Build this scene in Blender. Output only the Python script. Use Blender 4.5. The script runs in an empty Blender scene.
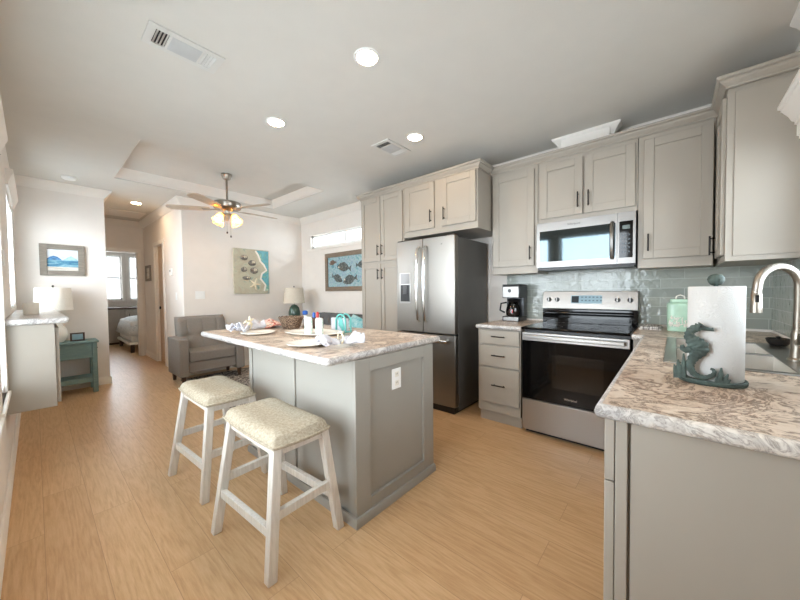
import bpy, bmesh, math, random
from mathutils import Vector, Matrix, noise
random.seed(7)
scene = bpy.context.scene
COL = scene.collection
PI = math.pi

# ------------------------------------------------------------------ camera
H, F, YAW, PITCH, ROLL = 1.2321, 316.8, 0.8566, -0.0278, -0.0105
cy, sy, cp, sp = math.cos(YAW), math.sin(YAW), math.cos(PITCH), math.sin(PITCH)
fw = Vector((sy*cp, cy*cp, sp)); rt = Vector((cy, -sy, 0)); up = rt.cross(fw)
cr, sr = math.cos(ROLL), math.sin(ROLL)
rt, up = rt*cr + up*sr, up*cr - rt*sr
cam = bpy.data.cameras.new('camera'); cam_o = bpy.data.objects.new('camera', cam); COL.objects.link(cam_o)
cam.sensor_fit = 'HORIZONTAL'; cam.sensor_width = 36; cam.lens = F/800*36; cam.clip_start = 0.02
M = Matrix((rt, up, -fw)).transposed().to_4x4(); M.translation = (0, 0, H)
cam_o.matrix_world = M
scene.camera = cam_o

# ------------------------------------------------------------------ world, daylight, exposure
scene.view_settings.view_transform = 'Standard'; scene.view_settings.look = 'None'
scene.view_settings.gamma = 1; scene.view_settings.use_curve_mapping = False
scene.view_settings.exposure = 0.84
scene.cycles.max_bounces = 10; scene.cycles.diffuse_bounces = 6; scene.cycles.glossy_bounces = 4
scene.cycles.caustics_reflective = False; scene.cycles.caustics_refractive = False
scene.cycles.sample_clamp_indirect = 6
w = bpy.data.worlds.new('sky'); scene.world = w; w.use_nodes = True
bg = w.node_tree.nodes['Background']; bg.inputs[0].default_value = (0.90, 0.95, 1.0, 1); bg.inputs[1].default_value = 1.6

def daylight(name, loc, rot, sx, sy_, power, col):
    l = bpy.data.lights.new(name, 'AREA'); l.shape = 'RECTANGLE'; l.size = sx; l.size_y = sy_
    l.energy = power; l.color = col
    o = bpy.data.objects.new(name, l); COL.objects.link(o); o.location = loc; o.rotation_euler = rot
    return o
DAY = (0.86, 0.94, 1.0)
# overcast sky light outside each window, facing in (left wall faces +X, sink wall faces +Y)
daylight('daylight_kitchen', (-0.42, 1.10, 1.42), (0, -PI/2, 0), 1.6, 1.2, 50, DAY)
daylight('daylight_middle', (-0.42, 2.13, 1.42), (0, -PI/2, 0), 1.6, 0.8, 38, DAY)
daylight('daylight_cabinet', (-0.42, 2.94, 1.42), (0, -PI/2, 0), 1.6, 0.6, 26, DAY)
daylight('daylight_living', (-0.42, 5.05, 1.65), (0, -PI/2, 0), 1.2, 1.2, 46, DAY)
daylight('daylight_sink', (1.85, -0.85, 1.62), (PI/2, 0, 0), 1.3, 1.1, 34, DAY)
daylight('daylight_transom', (3.72, 4.2, 2.2), (0, PI/2, 0), 0.4, 1.9, 22, DAY)
daylight('daylight_bedroom', (1.1, 11.15, 1.7), (-PI/2, 0, 0), 2.0, 1.4, 70, DAY)

# ------------------------------------------------------------------ materials
def lin(c):
    return tuple(((v/255)/12.92 if v/255 <= 0.04045 else ((v/255+0.055)/1.055)**2.4) for v in c) + (1,)
class NT:
    def __init__(s, name):
        s.m = bpy.data.materials.new(name); s.m.use_nodes = True; s.t = s.m.node_tree
        s.b = s.t.nodes['Principled BSDF']
    def n(s, typ, **kw):
        x = s.t.nodes.new(typ)
        for k, v in kw.items():
            if hasattr(x, k): setattr(x, k, v)
            else: x.inputs[k].default_value = v
        return x
    def l(s, a, ao, b, bi): s.t.links.new(a.outputs[ao], b.inputs[bi])
    def ramp(s, stops, interp='LINEAR'):
        r = s.n('ShaderNodeValToRGB'); e = r.color_ramp.elements; r.color_ramp.interpolation = interp
        while len(e) < len(stops): e.new(0.5)
        for q, (p, c) in zip(e, stops): q.position = p; q.color = lin(c)
        return r
    def pos(s, scale=(1,1,1), rot=(0,0,0)):
        g = s.n('ShaderNodeNewGeometry'); m = s.n('ShaderNodeMapping')
        m.inputs['Scale'].default_value = scale; m.inputs['Rotation'].default_value = rot
        s.l(g, 'Position', m, 'Vector'); return m
    def obj(s, scale=(1,1,1)):
        g = s.n('ShaderNodeTexCoord'); m = s.n('ShaderNodeMapping'); m.inputs['Scale'].default_value = scale
        s.l(g, 'Object', m, 'Vector'); return m
    def bump(s, src, out, strength, dist=0.01):
        b = s.n('ShaderNodeBump'); b.inputs['Strength'].default_value = strength; b.inputs['Distance'].default_value = dist
        s.l(src, out, b, 'Height'); s.l(b, 'Normal', s.b, 'Normal')

def plain(name, c, rough=0.5, metal=0.0, var=0.03, scale=6, bump=0.0, spec=0.5, bscale=None):
    t = NT(name); b = t.b; b.inputs['Roughness'].default_value = rough; b.inputs['Metallic'].default_value = metal
    b.inputs['Specular IOR Level'].default_value = spec
    p = t.obj(); nz = t.n('ShaderNodeTexNoise', Scale=scale, Detail=3.0); t.l(p, 'Vector', nz, 'Vector')
    r = t.ramp([(0.3, tuple(max(0, v*(1-var)) for v in c)), (0.7, tuple(min(255, v*(1+var)) for v in c))])
    t.l(nz, 'Fac', r, 'Fac'); t.l(r, 'Color', b, 'Base Color')
    if bump:
        n2 = t.n('ShaderNodeTexNoise', Scale=bscale or scale*12, Detail=2.0); t.l(p, 'Vector', n2, 'Vector'); t.bump(n2, 'Fac', bump)
    return t.m
def fabric(name, c1, c2, scale=140, bump=0.5, rough=0.9):
    t = NT(name); b = t.b; b.inputs['Roughness'].default_value = rough; b.inputs['Specular IOR Level'].default_value = 0.15
    p = t.obj(); nz = t.n('ShaderNodeTexNoise', Scale=scale, Detail=4.0, Roughness=0.7); t.l(p, 'Vector', nz, 'Vector')
    r = t.ramp([(0.32, c1), (0.68, c2)]); t.l(nz, 'Fac', r, 'Fac'); t.l(r, 'Color', b, 'Base Color'); t.bump(nz, 'Fac', bump, 0.004)
    return t.m
def metal(name, c, rough, axis=(1,1,60), amp=0.12):
    t = NT(name); b = t.b; b.inputs['Metallic'].default_value = 1.0; b.inputs['Base Color'].default_value = lin(c)
    p = t.obj(axis); nz = t.n('ShaderNodeTexNoise', Scale=8.0, Detail=3.0); t.l(p, 'Vector', nz, 'Vector')
    mr = t.n('ShaderNodeMapRange'); mr.inputs['To Min'].default_value = rough-amp/2; mr.inputs['To Max'].default_value = rough+amp/2
    t.l(nz, 'Fac', mr, 'Value'); t.l(mr, 'Result', b, 'Roughness')
    return t.m
def emit(name, c, s):
    t = NT(name); t.b.inputs['Base Color'].default_value = lin(c); t.b.inputs['Emission Color'].default_value = lin(c); t.b.inputs['Emission Strength'].default_value = s
    return t.m
def wood(name, c1, c2, axis=(2, 40, 40), scale=3.0, rough=0.6):
    t = NT(name); b = t.b; b.inputs['Roughness'].default_value = rough
    p = t.obj(axis); nz = t.n('ShaderNodeTexNoise', Scale=scale, Detail=5.0, Roughness=0.65); t.l(p, 'Vector', nz, 'Vector')
    r = t.ramp([(0.3, c1), (0.7, c2)]); t.l(nz, 'Fac', r, 'Fac'); t.l(r, 'Color', b, 'Base Color'); t.bump(nz, 'Fac', 0.15, 0.003)
    return t.m

m_wall = plain('wall_paint', (232, 226, 219), 0.75, var=0.008, bump=0.03, bscale=160, spec=0.2)
m_ceil = plain('ceiling_paint', (216, 213, 206), 0.85, var=0.006, bump=0.04, bscale=120, spec=0.15)
m_trim = plain('white_trim_paint', (236, 231, 224), 0.4, var=0.006)
m_cab = plain('greige_cabinet_paint', (160, 153, 142), 0.42, var=0.015, scale=2)
m_island = plain('island_cabinet_paint', (157, 154, 146), 0.42, var=0.015, scale=2)
m_dark = plain('black_metal', (26, 25, 25), 0.4, metal=0.6)
m_blackpl = plain('black_plastic', (18, 18, 19), 0.35)
m_blackgl = plain('black_glass', (5, 5, 6), 0.06, var=0.0, spec=0.35)
m_mirrorgl = metal('dark_mirror_glass', (74, 84, 88), 0.05, (1, 1, 1), 0.0)
m_steel = metal('brushed_stainless', (150, 146, 140), 0.38, (30, 30, 0.6), 0.04)
m_steelh = metal('brushed_stainless_horizontal', (168, 165, 161), 0.30, (0.6, 0.6, 30), 0.04)
m_steelm = metal('microwave_stainless', (136, 134, 131), 0.34, (0.6, 0.6, 30), 0.03)
m_bowl = metal('sink_bowl_steel', (226, 222, 215), 0.42, (3, 3, 3), 0.04)
m_chrome = metal('bright_steel', (222, 222, 222), 0.14, (4, 4, 4), 0.06)
m_nickel = metal('brushed_nickel', (158, 151, 141), 0.34, (5, 5, 5), 0.02)
m_fan = metal('fan_nickel', (158, 150, 140), 0.3, (5, 5, 5))
m_fridgeside = plain('fridge_side_grey', (92, 90, 86), 0.45, metal=0.3, bump=0.05)
m_ventw = plain('vent_white', (214, 213, 208), 0.5, var=0.005)
m_white = plain('white_plastic', (240, 240, 238), 0.35, var=0.005)
m_offw = plain('cream_ceramic', (236, 232, 222), 0.25, var=0.01)
m_cloth = fabric('white_napkin_cloth', (194, 194, 200), (214, 214, 220), 90, 0.3)
m_stool = fabric('stool_tweed', (150, 139, 120), (194, 183, 163), 90, 0.8)
m_greyfab = fabric('grey_upholstery', (124, 118, 112), (150, 143, 136), 160, 0.5)
m_sofafab = fabric('dark_grey_upholstery', (92, 92, 92), (116, 116, 116), 160, 0.5)
m_teal = plain('teal_paint', (96, 176, 170), 0.4, var=0.06)
m_tealfab = fabric('teal_pillow_cloth', (92, 178, 184), (196, 222, 222), 18, 0.3)
m_tealwood = wood('washed_teal_wood', (104, 134, 134), (126, 152, 150), (3, 3, 20))
m_shade = fabric('linen_lampshade', (206, 196, 180), (222, 213, 198), 110, 0.3)
m_wshade = fabric('white_lampshade', (228, 222, 210), (240, 235, 224), 110, 0.2)
m_green = plain('green_glazed_ceramic', (64, 86, 76), 0.2, var=0.12, scale=20)
m_mint = plain('mint_glazed_ceramic', (174, 206, 184), 0.25, var=0.05, scale=14)
m_seahorse = plain('verdigris_cast_iron', (68, 82, 77), 0.55, metal=0.2, var=0.2, scale=40, bump=0.3)
m_stoolwood = wood('whitewashed_wood', (198, 191, 180), (222, 216, 207), (30, 30, 2))
m_wicker = None
m_dwood = wood('dark_brown_wood', (58, 40, 30), (84, 60, 44), (3, 3, 20))
m_framegrey = wood('weathered_grey_frame', (118, 110, 100), (146, 138, 126), (3, 30, 30))
m_framebr = wood('weathered_brown_frame', (112, 96, 80), (140, 124, 106), (30, 3, 30))
m_tan = plain('tan_door_paint', (196, 172, 146), 0.5, var=0.02)
m_drawerdark = plain('bedroom_cabinet_paint', (160, 150, 138), 0.45)
m_red = plain('red_wrap', (176, 46, 44), 0.35); m_blue = plain('blue_wrap', (44, 92, 170), 0.35)
m_shell = plain('shell_grey', (120, 116, 110), 0.6, var=0.3, scale=30); m_star = plain('starfish_cream', (232, 222, 196), 0.7, var=0.06, scale=60, bump=0.3)
m_sand = plain('pale_sand_paint', (214, 206, 186), 0.7, var=0.08, scale=14)
m_bulb = emit('warm_bulb_glow', (255, 208, 136), 85)
m_down = emit('downlight_glow', (255, 216, 170), 72)
m_screen = emit('display_glow', (150, 200, 214), 0.35)

def frosted():
    t = NT('frosted_amber_glass'); b = t.b; b.inputs['Base Color'].default_value = lin((255, 226, 170)); b.inputs['Roughness'].default_value = 0.5
    b.inputs['Emission Color'].default_value = lin((255, 206, 120)); b.inputs['Emission Strength'].default_value = 0.25
    tr = t.n('ShaderNodeBsdfTranslucent'); tr.inputs[0].default_value = lin((255, 205, 120)); mx = t.n('ShaderNodeMixShader'); mx.inputs[0].default_value = 0.6
    o = t.t.nodes['Material Output']; t.l(b, 'BSDF', mx, 1); t.l(tr, 'BSDF', mx, 2); t.l(mx, 'Shader', o, 'Surface')
    return t.m
m_fglass = frosted()
def blind_mat():
    t = NT('white_blind_slat'); b = t.b; b.inputs['Base Color'].default_value = lin((238, 240, 240)); b.inputs['Roughness'].default_value = 0.5
    tr = t.n('ShaderNodeBsdfTranslucent'); tr.inputs[0].default_value = lin((236, 240, 242)); mx = t.n('ShaderNodeMixShader'); mx.inputs[0].default_value = 0.45
    o = t.t.nodes['Material Output']; t.l(b, 'BSDF', mx, 1); t.l(tr, 'BSDF', mx, 2); t.l(mx, 'Shader', o, 'Surface')
    return t.m
m_blind = blind_mat()
def glass_mat(name='window_glass', tint=(250, 251, 252)):
    t = NT(name); tr = t.n('ShaderNodeBsdfTransparent'); tr.inputs[0].default_value = lin(tint)
    gl = t.n('ShaderNodeBsdfGlossy'); gl.inputs['Roughness'].default_value = 0.02
    mx = t.n('ShaderNodeMixShader'); mx.inputs[0].default_value = 0.06
    o = t.t.nodes['Material Output']; t.l(tr, 'BSDF', mx, 1); t.l(gl, 'BSDF', mx, 2); t.l(mx, 'Shader', o, 'Surface')
    return t.m
m_glass = glass_mat()
m_smoke = glass_mat('carafe_glass', (120, 110, 104))

def floor_mat():
    t = NT('oak_plank_floor'); b = t.b; b.inputs['Roughness'].default_value = 0.38; b.inputs['Specular IOR Level'].default_value = 0.4
    p = t.pos((1,1,1), (0,0,PI/2))
    br = t.n('ShaderNodeTexBrick'); br.offset = 0.37; br.inputs['Scale'].default_value = 1.0
    br.inputs['Brick Width'].default_value = 1.22; br.inputs['Row Height'].default_value = 0.18; br.inputs['Mortar Size'].default_value = 0.0012
    br.inputs['Color1'].default_value = (0, 0, 0, 1); br.inputs['Color2'].default_value = (1, 1, 1, 1); br.inputs['Mortar'].default_value = (0.5, 0.5, 0.5, 1)
    t.l(p, 'Vector', br, 'Vector')
    # per-plank offset of the grain
    g = t.n('ShaderNodeNewGeometry'); mp = t.n('ShaderNodeMapping'); mp.inputs['Scale'].default_value = (9, 0.7, 1)
    add = t.n('ShaderNodeVectorMath', operation='ADD'); sc = t.n('ShaderNodeVectorMath', operation='SCALE'); sc.inputs['Scale'].default_value = 7.0
    t.l(br, 'Color', sc, 0); t.l(g, 'Position', add, 0); t.l(sc, 'Vector', add, 1); t.l(add, 'Vector', mp, 'Vector')
    n1 = t.n('ShaderNodeTexNoise', Scale=1.5, Detail=2.0, Roughness=0.5); t.l(mp, 'Vector', n1, 'Vector')
    mul = t.n('ShaderNodeMath', operation='MULTIPLY'); mul.inputs[1].default_value = 50.0; t.l(n1, 'Fac', mul, 0)
    sn = t.n('ShaderNodeMath', operation='SINE'); t.l(mul, 'Value', sn, 0)
    mr = t.n('ShaderNodeMapRange'); mr.inputs['From Min'].default_value = -1; t.l(sn, 'Value', mr, 'Value')
    n2 = t.n('ShaderNodeTexNoise', Scale=14.0, Detail=6.0, Roughness=0.7); t.l(mp, 'Vector', n2, 'Vector')
    mix = t.n('ShaderNodeMix', data_type='FLOAT'); mix.inputs['Factor'].default_value = 0.84
    t.l(mr, 'Result', mix, 'A'); t.l(n2, 'Fac', mix, 'B')
    r = t.ramp([(0.25, (188, 150, 110)), (0.5, (206, 170, 128)), (0.8, (219, 186, 146))]); t.l(mix, 'Result', r, 'Fac')
    tone = t.ramp([(0.0, (246, 243, 240)), (1.0, (255, 255, 255))]); t.l(br, 'Color', tone, 'Fac')
    mm = t.n('ShaderNodeMix', data_type='RGBA', blend_type='MULTIPLY'); mm.inputs['Factor'].default_value = 1.0
    t.l(r, 'Color', mm, 'A'); t.l(tone, 'Color', mm, 'B')
    ms = t.n('ShaderNodeMix', data_type='RGBA'); t.l(br, 'Fac', ms, 'Factor'); t.l(mm, 'Result', ms, 'A'); ms.inputs['B'].default_value = lin((172, 136, 100))
    t.l(ms, 'Result', b, 'Base Color'); t.bump(n2, 'Fac', 0.05, 0.003)
    return t.m
m_floor = floor_mat()
def laminate(name, light):
    t = NT(name); b = t.b; b.inputs['Roughness'].default_value = 0.3
    p = t.pos((1, 1, 1), (0, 0, 0.5))
    wn = t.n('ShaderNodeTexNoise', Scale=3.0, Detail=4.0, Roughness=0.6, Distortion=0.6); t.l(p, 'Vector', wn, 'Vector')
    sc = t.n('ShaderNodeVectorMath', operation='SCALE'); sc.inputs['Scale'].default_value = 0.95
    ad = t.n('ShaderNodeVectorMath', operation='ADD'); t.l(wn, 'Color', sc, 0); t.l(p, 'Vector', ad, 0); t.l(sc, 'Vector', ad, 1)
    mp = t.n('ShaderNodeMapping'); mp.inputs['Scale'].default_value = ((1.3, 2.6, 2) if not light else (3, 3, 6)); t.l(ad, 'Vector', mp, 'Vector')
    n1 = t.n('ShaderNodeTexNoise', Scale=2.2, Detail=8.0, Roughness=0.68, Distortion=0.4); t.l(mp, 'Vector', n1, 'Vector')
    ab = t.n('ShaderNodeMath', operation='SUBTRACT'); ab.inputs[1].default_value = 0.5; t.l(n1, 'Fac', ab, 0)
    ab2 = t.n('ShaderNodeMath', operation='ABSOLUTE'); t.l(ab, 'Value', ab2, 0)
    if light:
        c = [(0.0, (150, 146, 142)), (0.02, (186, 182, 178)), (0.07, (214, 212, 208)), (0.22, (228, 228, 226))]
    else:
        c = [(0.0, (116, 98, 86)), (0.012, (146, 126, 110)), (0.030, (204, 188, 172)), (0.08, (224, 212, 199)), (0.2, (233, 225, 215))]
    r = t.ramp(c); t.l(ab2, 'Value', r, 'Fac')
    n3 = t.n('ShaderNodeTexNoise', Scale=2.4, Detail=3.0); t.l(ad, 'Vector', n3, 'Vector')
    r3 = t.ramp([(0.35, (226, 214, 204) if not light else (226, 226, 228)), (0.65, (255, 252, 248))]); t.l(n3, 'Fac', r3, 'Fac')
    mm = t.n('ShaderNodeMix', data_type='RGBA', blend_type='MULTIPLY'); mm.inputs['Factor'].default_value = 1.0
    t.l(r, 'Color', mm, 'A'); t.l(r3, 'Color', mm, 'B'); t.l(mm, 'Result', b, 'Base Color')
    return t.m
m_counter = laminate('marbled_laminate', False)
m_edge = laminate('marbled_laminate_edge', True)
def tile_mat(name, ax):
    t = NT(name); b = t.b; b.inputs['Roughness'].default_value = 0.14
    g = t.n('ShaderNodeNewGeometry'); sx = t.n('ShaderNodeSeparateXYZ'); t.l(g, 'Position', sx, 'Vector')
    cb = t.n('ShaderNodeCombineXYZ'); t.l(sx, ax, cb, 'X'); t.l(sx, 'Z', cb, 'Y'); p = t.n('ShaderNodeMapping'); p.inputs['Location'].default_value = (0.06, -0.93, 0); t.l(cb, 'Vector', p, 'Vector')
    br = t.n('ShaderNodeTexBrick'); br.offset = 0.5; br.inputs['Scale'].default_value = 1.0
    br.inputs['Brick Width'].default_value = 0.30; br.inputs['Row Height'].default_value = 0.076; br.inputs['Mortar Size'].default_value = 0.002
    br.inputs['Color1'].default_value = lin((146, 152, 144)); br.inputs['Color2'].default_value = lin((162, 166, 157)); br.inputs['Mortar'].default_value = lin((186, 190, 182))
    t.l(p, 'Vector', br, 'Vector'); t.l(br, 'Color', b, 'Base Color')
    nz = t.n('ShaderNodeTexNoise', Scale=16.0, Detail=2.0); t.l(p, 'Vector', nz, 'Vector')
    sub = t.n('ShaderNodeMath', operation='SUBTRACT'); t.l(nz, 'Fac', sub, 0); t.l(br, 'Fac', sub, 1); t.bump(sub, 'Value', 0.4, 0.012)
    return t.m
m_tileX = tile_mat('glazed_tile_range_wall', 'Y')
m_tileY = tile_mat('glazed_tile_sink_wall', 'X')
def wicker():
    t = NT('brown_wicker'); b = t.b; b.inputs['Roughness'].default_value = 0.7
    p = t.obj(); wv = t.n('ShaderNodeTexWave', Scale=24.0, Distortion=9.0, Detail=2.0); wv.bands_direction = 'Z'; wv.inputs['Detail Scale'].default_value = 3
    t.l(p, 'Vector', wv, 'Vector'); r = t.ramp([(0.2, (62, 44, 34)), (0.55, (120, 94, 72)), (0.9, (168, 142, 116))]); t.l(wv, 'Fac', r, 'Fac'); t.l(r, 'Color', b, 'Base Color'); t.bump(wv, 'Fac', 0.8, 0.006)
    return t.m
m_wicker = wicker()
def art(name, stops, scale, dist=1.5, detail=6, axis=(1,1,1), rough=0.5):
    t = NT(name); b = t.b; b.inputs['Roughness'].default_value = rough
    p = t.obj(axis); nz = t.n('ShaderNodeTexNoise', Scale=scale, Detail=float(detail), Distortion=dist, Roughness=0.62); t.l(p, 'Vector', nz, 'Vector')
    r = t.ramp(stops); t.l(nz, 'Fac', r, 'Fac'); t.l(r, 'Color', b, 'Base Color'); t.bump(nz, 'Fac', 0.25, 0.004)
    return t.m
m_fish = art('dark_mottled_fish_paint', [(0.36, (36, 44, 46)), (0.5, (78, 86, 86)), (0.62, (128, 132, 126)), (0.72, (60, 66, 70))], 40, 1.0, 4)
m_art_sea = art('turquoise_canvas_paint', [(0.3, (70, 118, 136)), (0.42, (118, 164, 172)), (0.5, (170, 194, 194)), (0.58, (128, 150, 178)), (0.66, (150, 184, 176)), (0.75, (206, 208, 200))], 9, 2.5)
m_art_sand = art('sandy_canvas_paint', [(0.3, (120, 150, 140)), (0.42, (190, 188, 166)), (0.58, (182, 172, 150)), (0.7, (140, 168, 170))], 5)
m_art_surf = art('surf_canvas_paint', [(0.35, (116, 184, 192)), (0.5, (92, 160, 172)), (0.6, (130, 176, 150)), (0.7, (220, 230, 222))], 6)
m_art_sky = art('pale_sky_paint', [(0.35, (206, 216, 226)), (0.6, (226, 228, 230))], 6)
m_art_blue = art('blue_water_paint', [(0.32, (40, 98, 136)), (0.5, (86, 146, 172)), (0.62, (150, 190, 204)), (0.75, (230, 236, 236))], 5, 1.0, 5, (1, 1, 6))
m_art_beach = art('beach_paint', [(0.35, (190, 176, 158)), (0.6, (226, 222, 214))], 6, 1, 4, (1, 1, 5))
m_art_mtn = plain('blue_mountain_paint', (70, 116, 158), 0.6, var=0.25, scale=30)
m_art_mtn2 = plain('pale_mountain_paint', (158, 196, 208), 0.6, var=0.2, scale=30)
m_bed = art('grey_white_bedspread', [(0.35, (172, 178, 180)), (0.48, (226, 226, 224)), (0.6, (196, 200, 200))], 16, 2.0, 3, rough=0.9)
m_rug = art('dark_patterned_rug', [(0.35, (44, 40, 40)), (0.48, (96, 84, 80)), (0.56, (196, 188, 176)), (0.7, (70, 60, 58))], 14, 2.0, 3, rough=0.95)
m_clothpat = art('striped_towel_cloth', [(0.38, (84, 80, 80)), (0.5, (190, 184, 178)), (0.62, (226, 222, 216))], 8, 0.5, 3, (1, 14, 1), 0.9)
m_redpat = art('red_and_cream_cloth', [(0.38, (168, 70, 66)), (0.48, (214, 150, 136)), (0.58, (238, 226, 210)), (0.7, (150, 96, 84))], 24, 1.0, 3, rough=0.9)
m_jarpat = art('white_and_teal_glaze', [(0.45, (238, 240, 234)), (0.54, (228, 234, 228)), (0.6, (150, 198, 190)), (0.66, (236, 240, 234))], 34, 1.0, 2, rough=0.3)
def towel_mat():
    t = NT('embossed_paper'); b = t.b; b.inputs['Base Color'].default_value = lin((200, 200, 198)); b.inputs['Roughness'].default_value = 0.95; b.inputs['Specular IOR Level'].default_value = 0.05
    p = t.obj(); v = t.n('ShaderNodeTexVoronoi', Scale=38.0); t.l(p, 'Vector', v, 'Vector')
    mu = t.n('ShaderNodeMath', operation='MULTIPLY'); mu.inputs[1].default_value = 40; t.l(v, 'Distance', mu, 0); sn = t.n('ShaderNodeMath', operation='SINE'); t.l(mu, 'Value', sn, 0)
    t.bump(sn, 'Value', 0.22, 0.002); return t.m
m_paper = towel_mat()

# ------------------------------------------------------------------ mesh helpers
class MB:
    def __init__(s): s.bm = bmesh.new()
    def box(s, x0, x1, y0, y1, z0, z1, mat=None):
        x0, x1 = sorted((x0, x1)); y0, y1 = sorted((y0, y1)); z0, z1 = sorted((z0, z1))
        v = [s.bm.verts.new(c) for c in ((x0,y0,z0),(x1,y0,z0),(x1,y1,z0),(x0,y1,z0),(x0,y0,z1),(x1,y0,z1),(x1,y1,z1),(x0,y1,z1))]
        for f in ((0,3,2,1),(4,5,6,7),(0,1,5,4),(1,2,6,5),(2,3,7,6),(3,0,4,7)): s.bm.faces.new([v[i] for i in f])
        if mat:
            for q in v: q.co = mat @ q.co
        return s
    def hexa(s, bot, top):
        v = [s.bm.verts.new(c) for c in list(bot)+list(top)]; n = len(bot)
        s.bm.faces.new(v[:n][::-1]); s.bm.faces.new(v[n:])
        for i in range(n): s.bm.faces.new((v[i], v[(i+1)%n], v[n+(i+1)%n], v[n+i]))
        return s
    def prism(s, pts, fn, a, b):          # fn(u, v, depth) -> xyz
        return s.hexa([fn(u, v, a) for u, v in pts], [fn(u, v, b) for u, v in pts])
    def tube(s, pts, r, n=10, flat=None, closed=False):
        pts = [Vector(p) for p in pts]; k = len(pts); rs = r if isinstance(r, (list, tuple)) else [r]*k
        rings = []; ref = None
        for i, p in enumerate(pts):
            a = pts[(i-1) % k] if (i or closed) else p; b = pts[(i+1) % k] if (i < k-1 or closed) else p
            d = (b-a).normalized()
            if ref is None: ref = Vector((0,0,1)) if abs(d.z) < 0.9 else Vector((1,0,0))
            e1 = (ref - d*ref.dot(d))
            if e1.length < 1e-5: e1 = d.orthogonal()
            e1.normalize(); ref = e1; e2 = d.cross(e1)
            ring = []
            for j in range(n):
                t = 2*PI*j/n; o = e1*math.cos(t)*rs[i] + e2*math.sin(t)*rs[i]
                if flat: o = o - flat[0]*(o.dot(flat[0])*(1-flat[1]))
                ring.append(s.bm.verts.new(p+o))
            rings.append(ring)
        for i in range(k if closed else k-1):
            q, q2 = rings[i], rings[(i+1) % k]
            for j in range(n): s.bm.faces.new((q[j], q[(j+1)%n], q2[(j+1)%n], q2[j]))
        if not closed:
            s.bm.faces.new(rings[0][::-1]); s.bm.faces.new(rings[-1])
        return s
    def cyl(s, p0, p1, r0, r1=None, n=20): return s.tube([p0, p1], [r0, r0 if r1 is None else r1], n)
    def lathe(s, prof, c, n=32, axis='z', cap=True):
        c = Vector(c); rings = []
        for r, z in prof:
            ring = []
            for j in range(n):
                t = 2*PI*j/n; a, b = math.cos(t)*r, math.sin(t)*r
                o = (a, b, z) if axis == 'z' else ((z, a, b) if axis == 'x' else (b, z, a))
                ring.append(s.bm.verts.new(c+Vector(o)))
            rings.append(ring)
        for q, q2 in zip(rings, rings[1:]):
            for j in range(n): s.bm.faces.new((q[j], q[(j+1)%n], q2[(j+1)%n], q2[j]))
        if cap:
            s.bm.faces.new(rings[0][::-1]); s.bm.faces.new(rings[-1])
        return s
    def sphere(s, c, r, n=14, m=9):
        c = Vector(c); r = r if isinstance(r, (tuple, list)) else (r, r, r)
        prof = [(math.sin(PI*(i+0.02)/(m+0.04)), -math.cos(PI*(i+0.02)/(m+0.04))) for i in range(m+1)]
        rings = [[s.bm.verts.new((c.x+q*math.cos(2*PI*j/n)*r[0], c.y+q*math.sin(2*PI*j/n)*r[1], c.z+z*r[2])) for j in range(n)] for q, z in prof]
        for a, b in zip(rings, rings[1:]):
            for j in range(n): s.bm.faces.new((a[j], a[(j+1)%n], b[(j+1)%n], b[j]))
        s.bm.faces.new(rings[0][::-1]); s.bm.faces.new(rings[-1]); return s
    def grid(s, nu, nv, fn, thick=0.0):
        g = [[s.bm.verts.new(fn(i/nu, j/nv)) for j in range(nv+1)] for i in range(nu+1)]
        for i in range(nu):
            for j in range(nv): s.bm.faces.new((g[i][j], g[i+1][j], g[i+1][j+1], g[i][j+1]))
        return s
    def sweep(s, prof, path, closed=False):   # prof (out, z) swept on a horizontal path with mitres; out is to the right of travel
        path = [Vector(p) for p in path]; k = len(path); rings = []
        for i, p in enumerate(path):
            d1 = (p - path[i-1]) if (i or closed) else None
            d2 = (path[(i+1) % k] - p) if (i < k-1 or closed) else None
            d1 = (d1 or d2).normalized(); d2 = (d2 or d1).normalized()
            n1 = Vector((d1.y, -d1.x, 0)); n2 = Vector((d2.y, -d2.x, 0)); nn = (n1+n2); nn = nn/max(0.2, nn.length_squared)*2
            rings.append([s.bm.verts.new(p + nn*o + Vector((0,0,z))) for o, z in prof])
        m = len(prof)
        for i in range(k if closed else k-1):
            a, b = rings[i], rings[(i+1) % k]
            for j in range(m): s.bm.faces.new((a[j], a[(j+1)%m], b[(j+1)%m], b[j]))
        if not closed:
            s.bm.faces.new(rings[0][::-1]); s.bm.faces.new(rings[-1])
        return s
    def build(s, name, mat, parent=None, bevel=0.0, smooth=None, seg=2, solid=0.0, sub=0, local=False):
        bmesh.ops.recalc_face_normals(s.bm, faces=s.bm.faces)
        me = bpy.data.meshes.new(name)
        if parent is not None and not local:
            chain = Matrix.Identity(4); q = parent
            while q is not None: chain = q.matrix_basis @ chain; q = q.parent
            s.bm.transform(chain.inverted())
        sm = smooth if smooth is not None else True
        for f in s.bm.faces: f.smooth = sm
        s.bm.to_mesh(me); s.bm.free(); me.materials.append(mat)
        if sm and hasattr(me, 'set_sharp_from_angle'): me.set_sharp_from_angle(angle=math.radians(38))
        o = bpy.data.objects.new(name, me); COL.objects.link(o)
        if parent is not None: o.parent = parent
        if solid:
            md = o.modifiers.new('solid', 'SOLIDIFY'); md.thickness = solid; md.offset = 0
        if bevel:
            md = o.modifiers.new('bevel', 'BEVEL'); md.width = bevel; md.segments = seg; md.limit_method = 'ANGLE'; md.angle_limit = 0.6
        if sub:
            md = o.modifiers.new('sub', 'SUBSURF'); md.levels = sub; md.render_levels = sub
        return o
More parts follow.
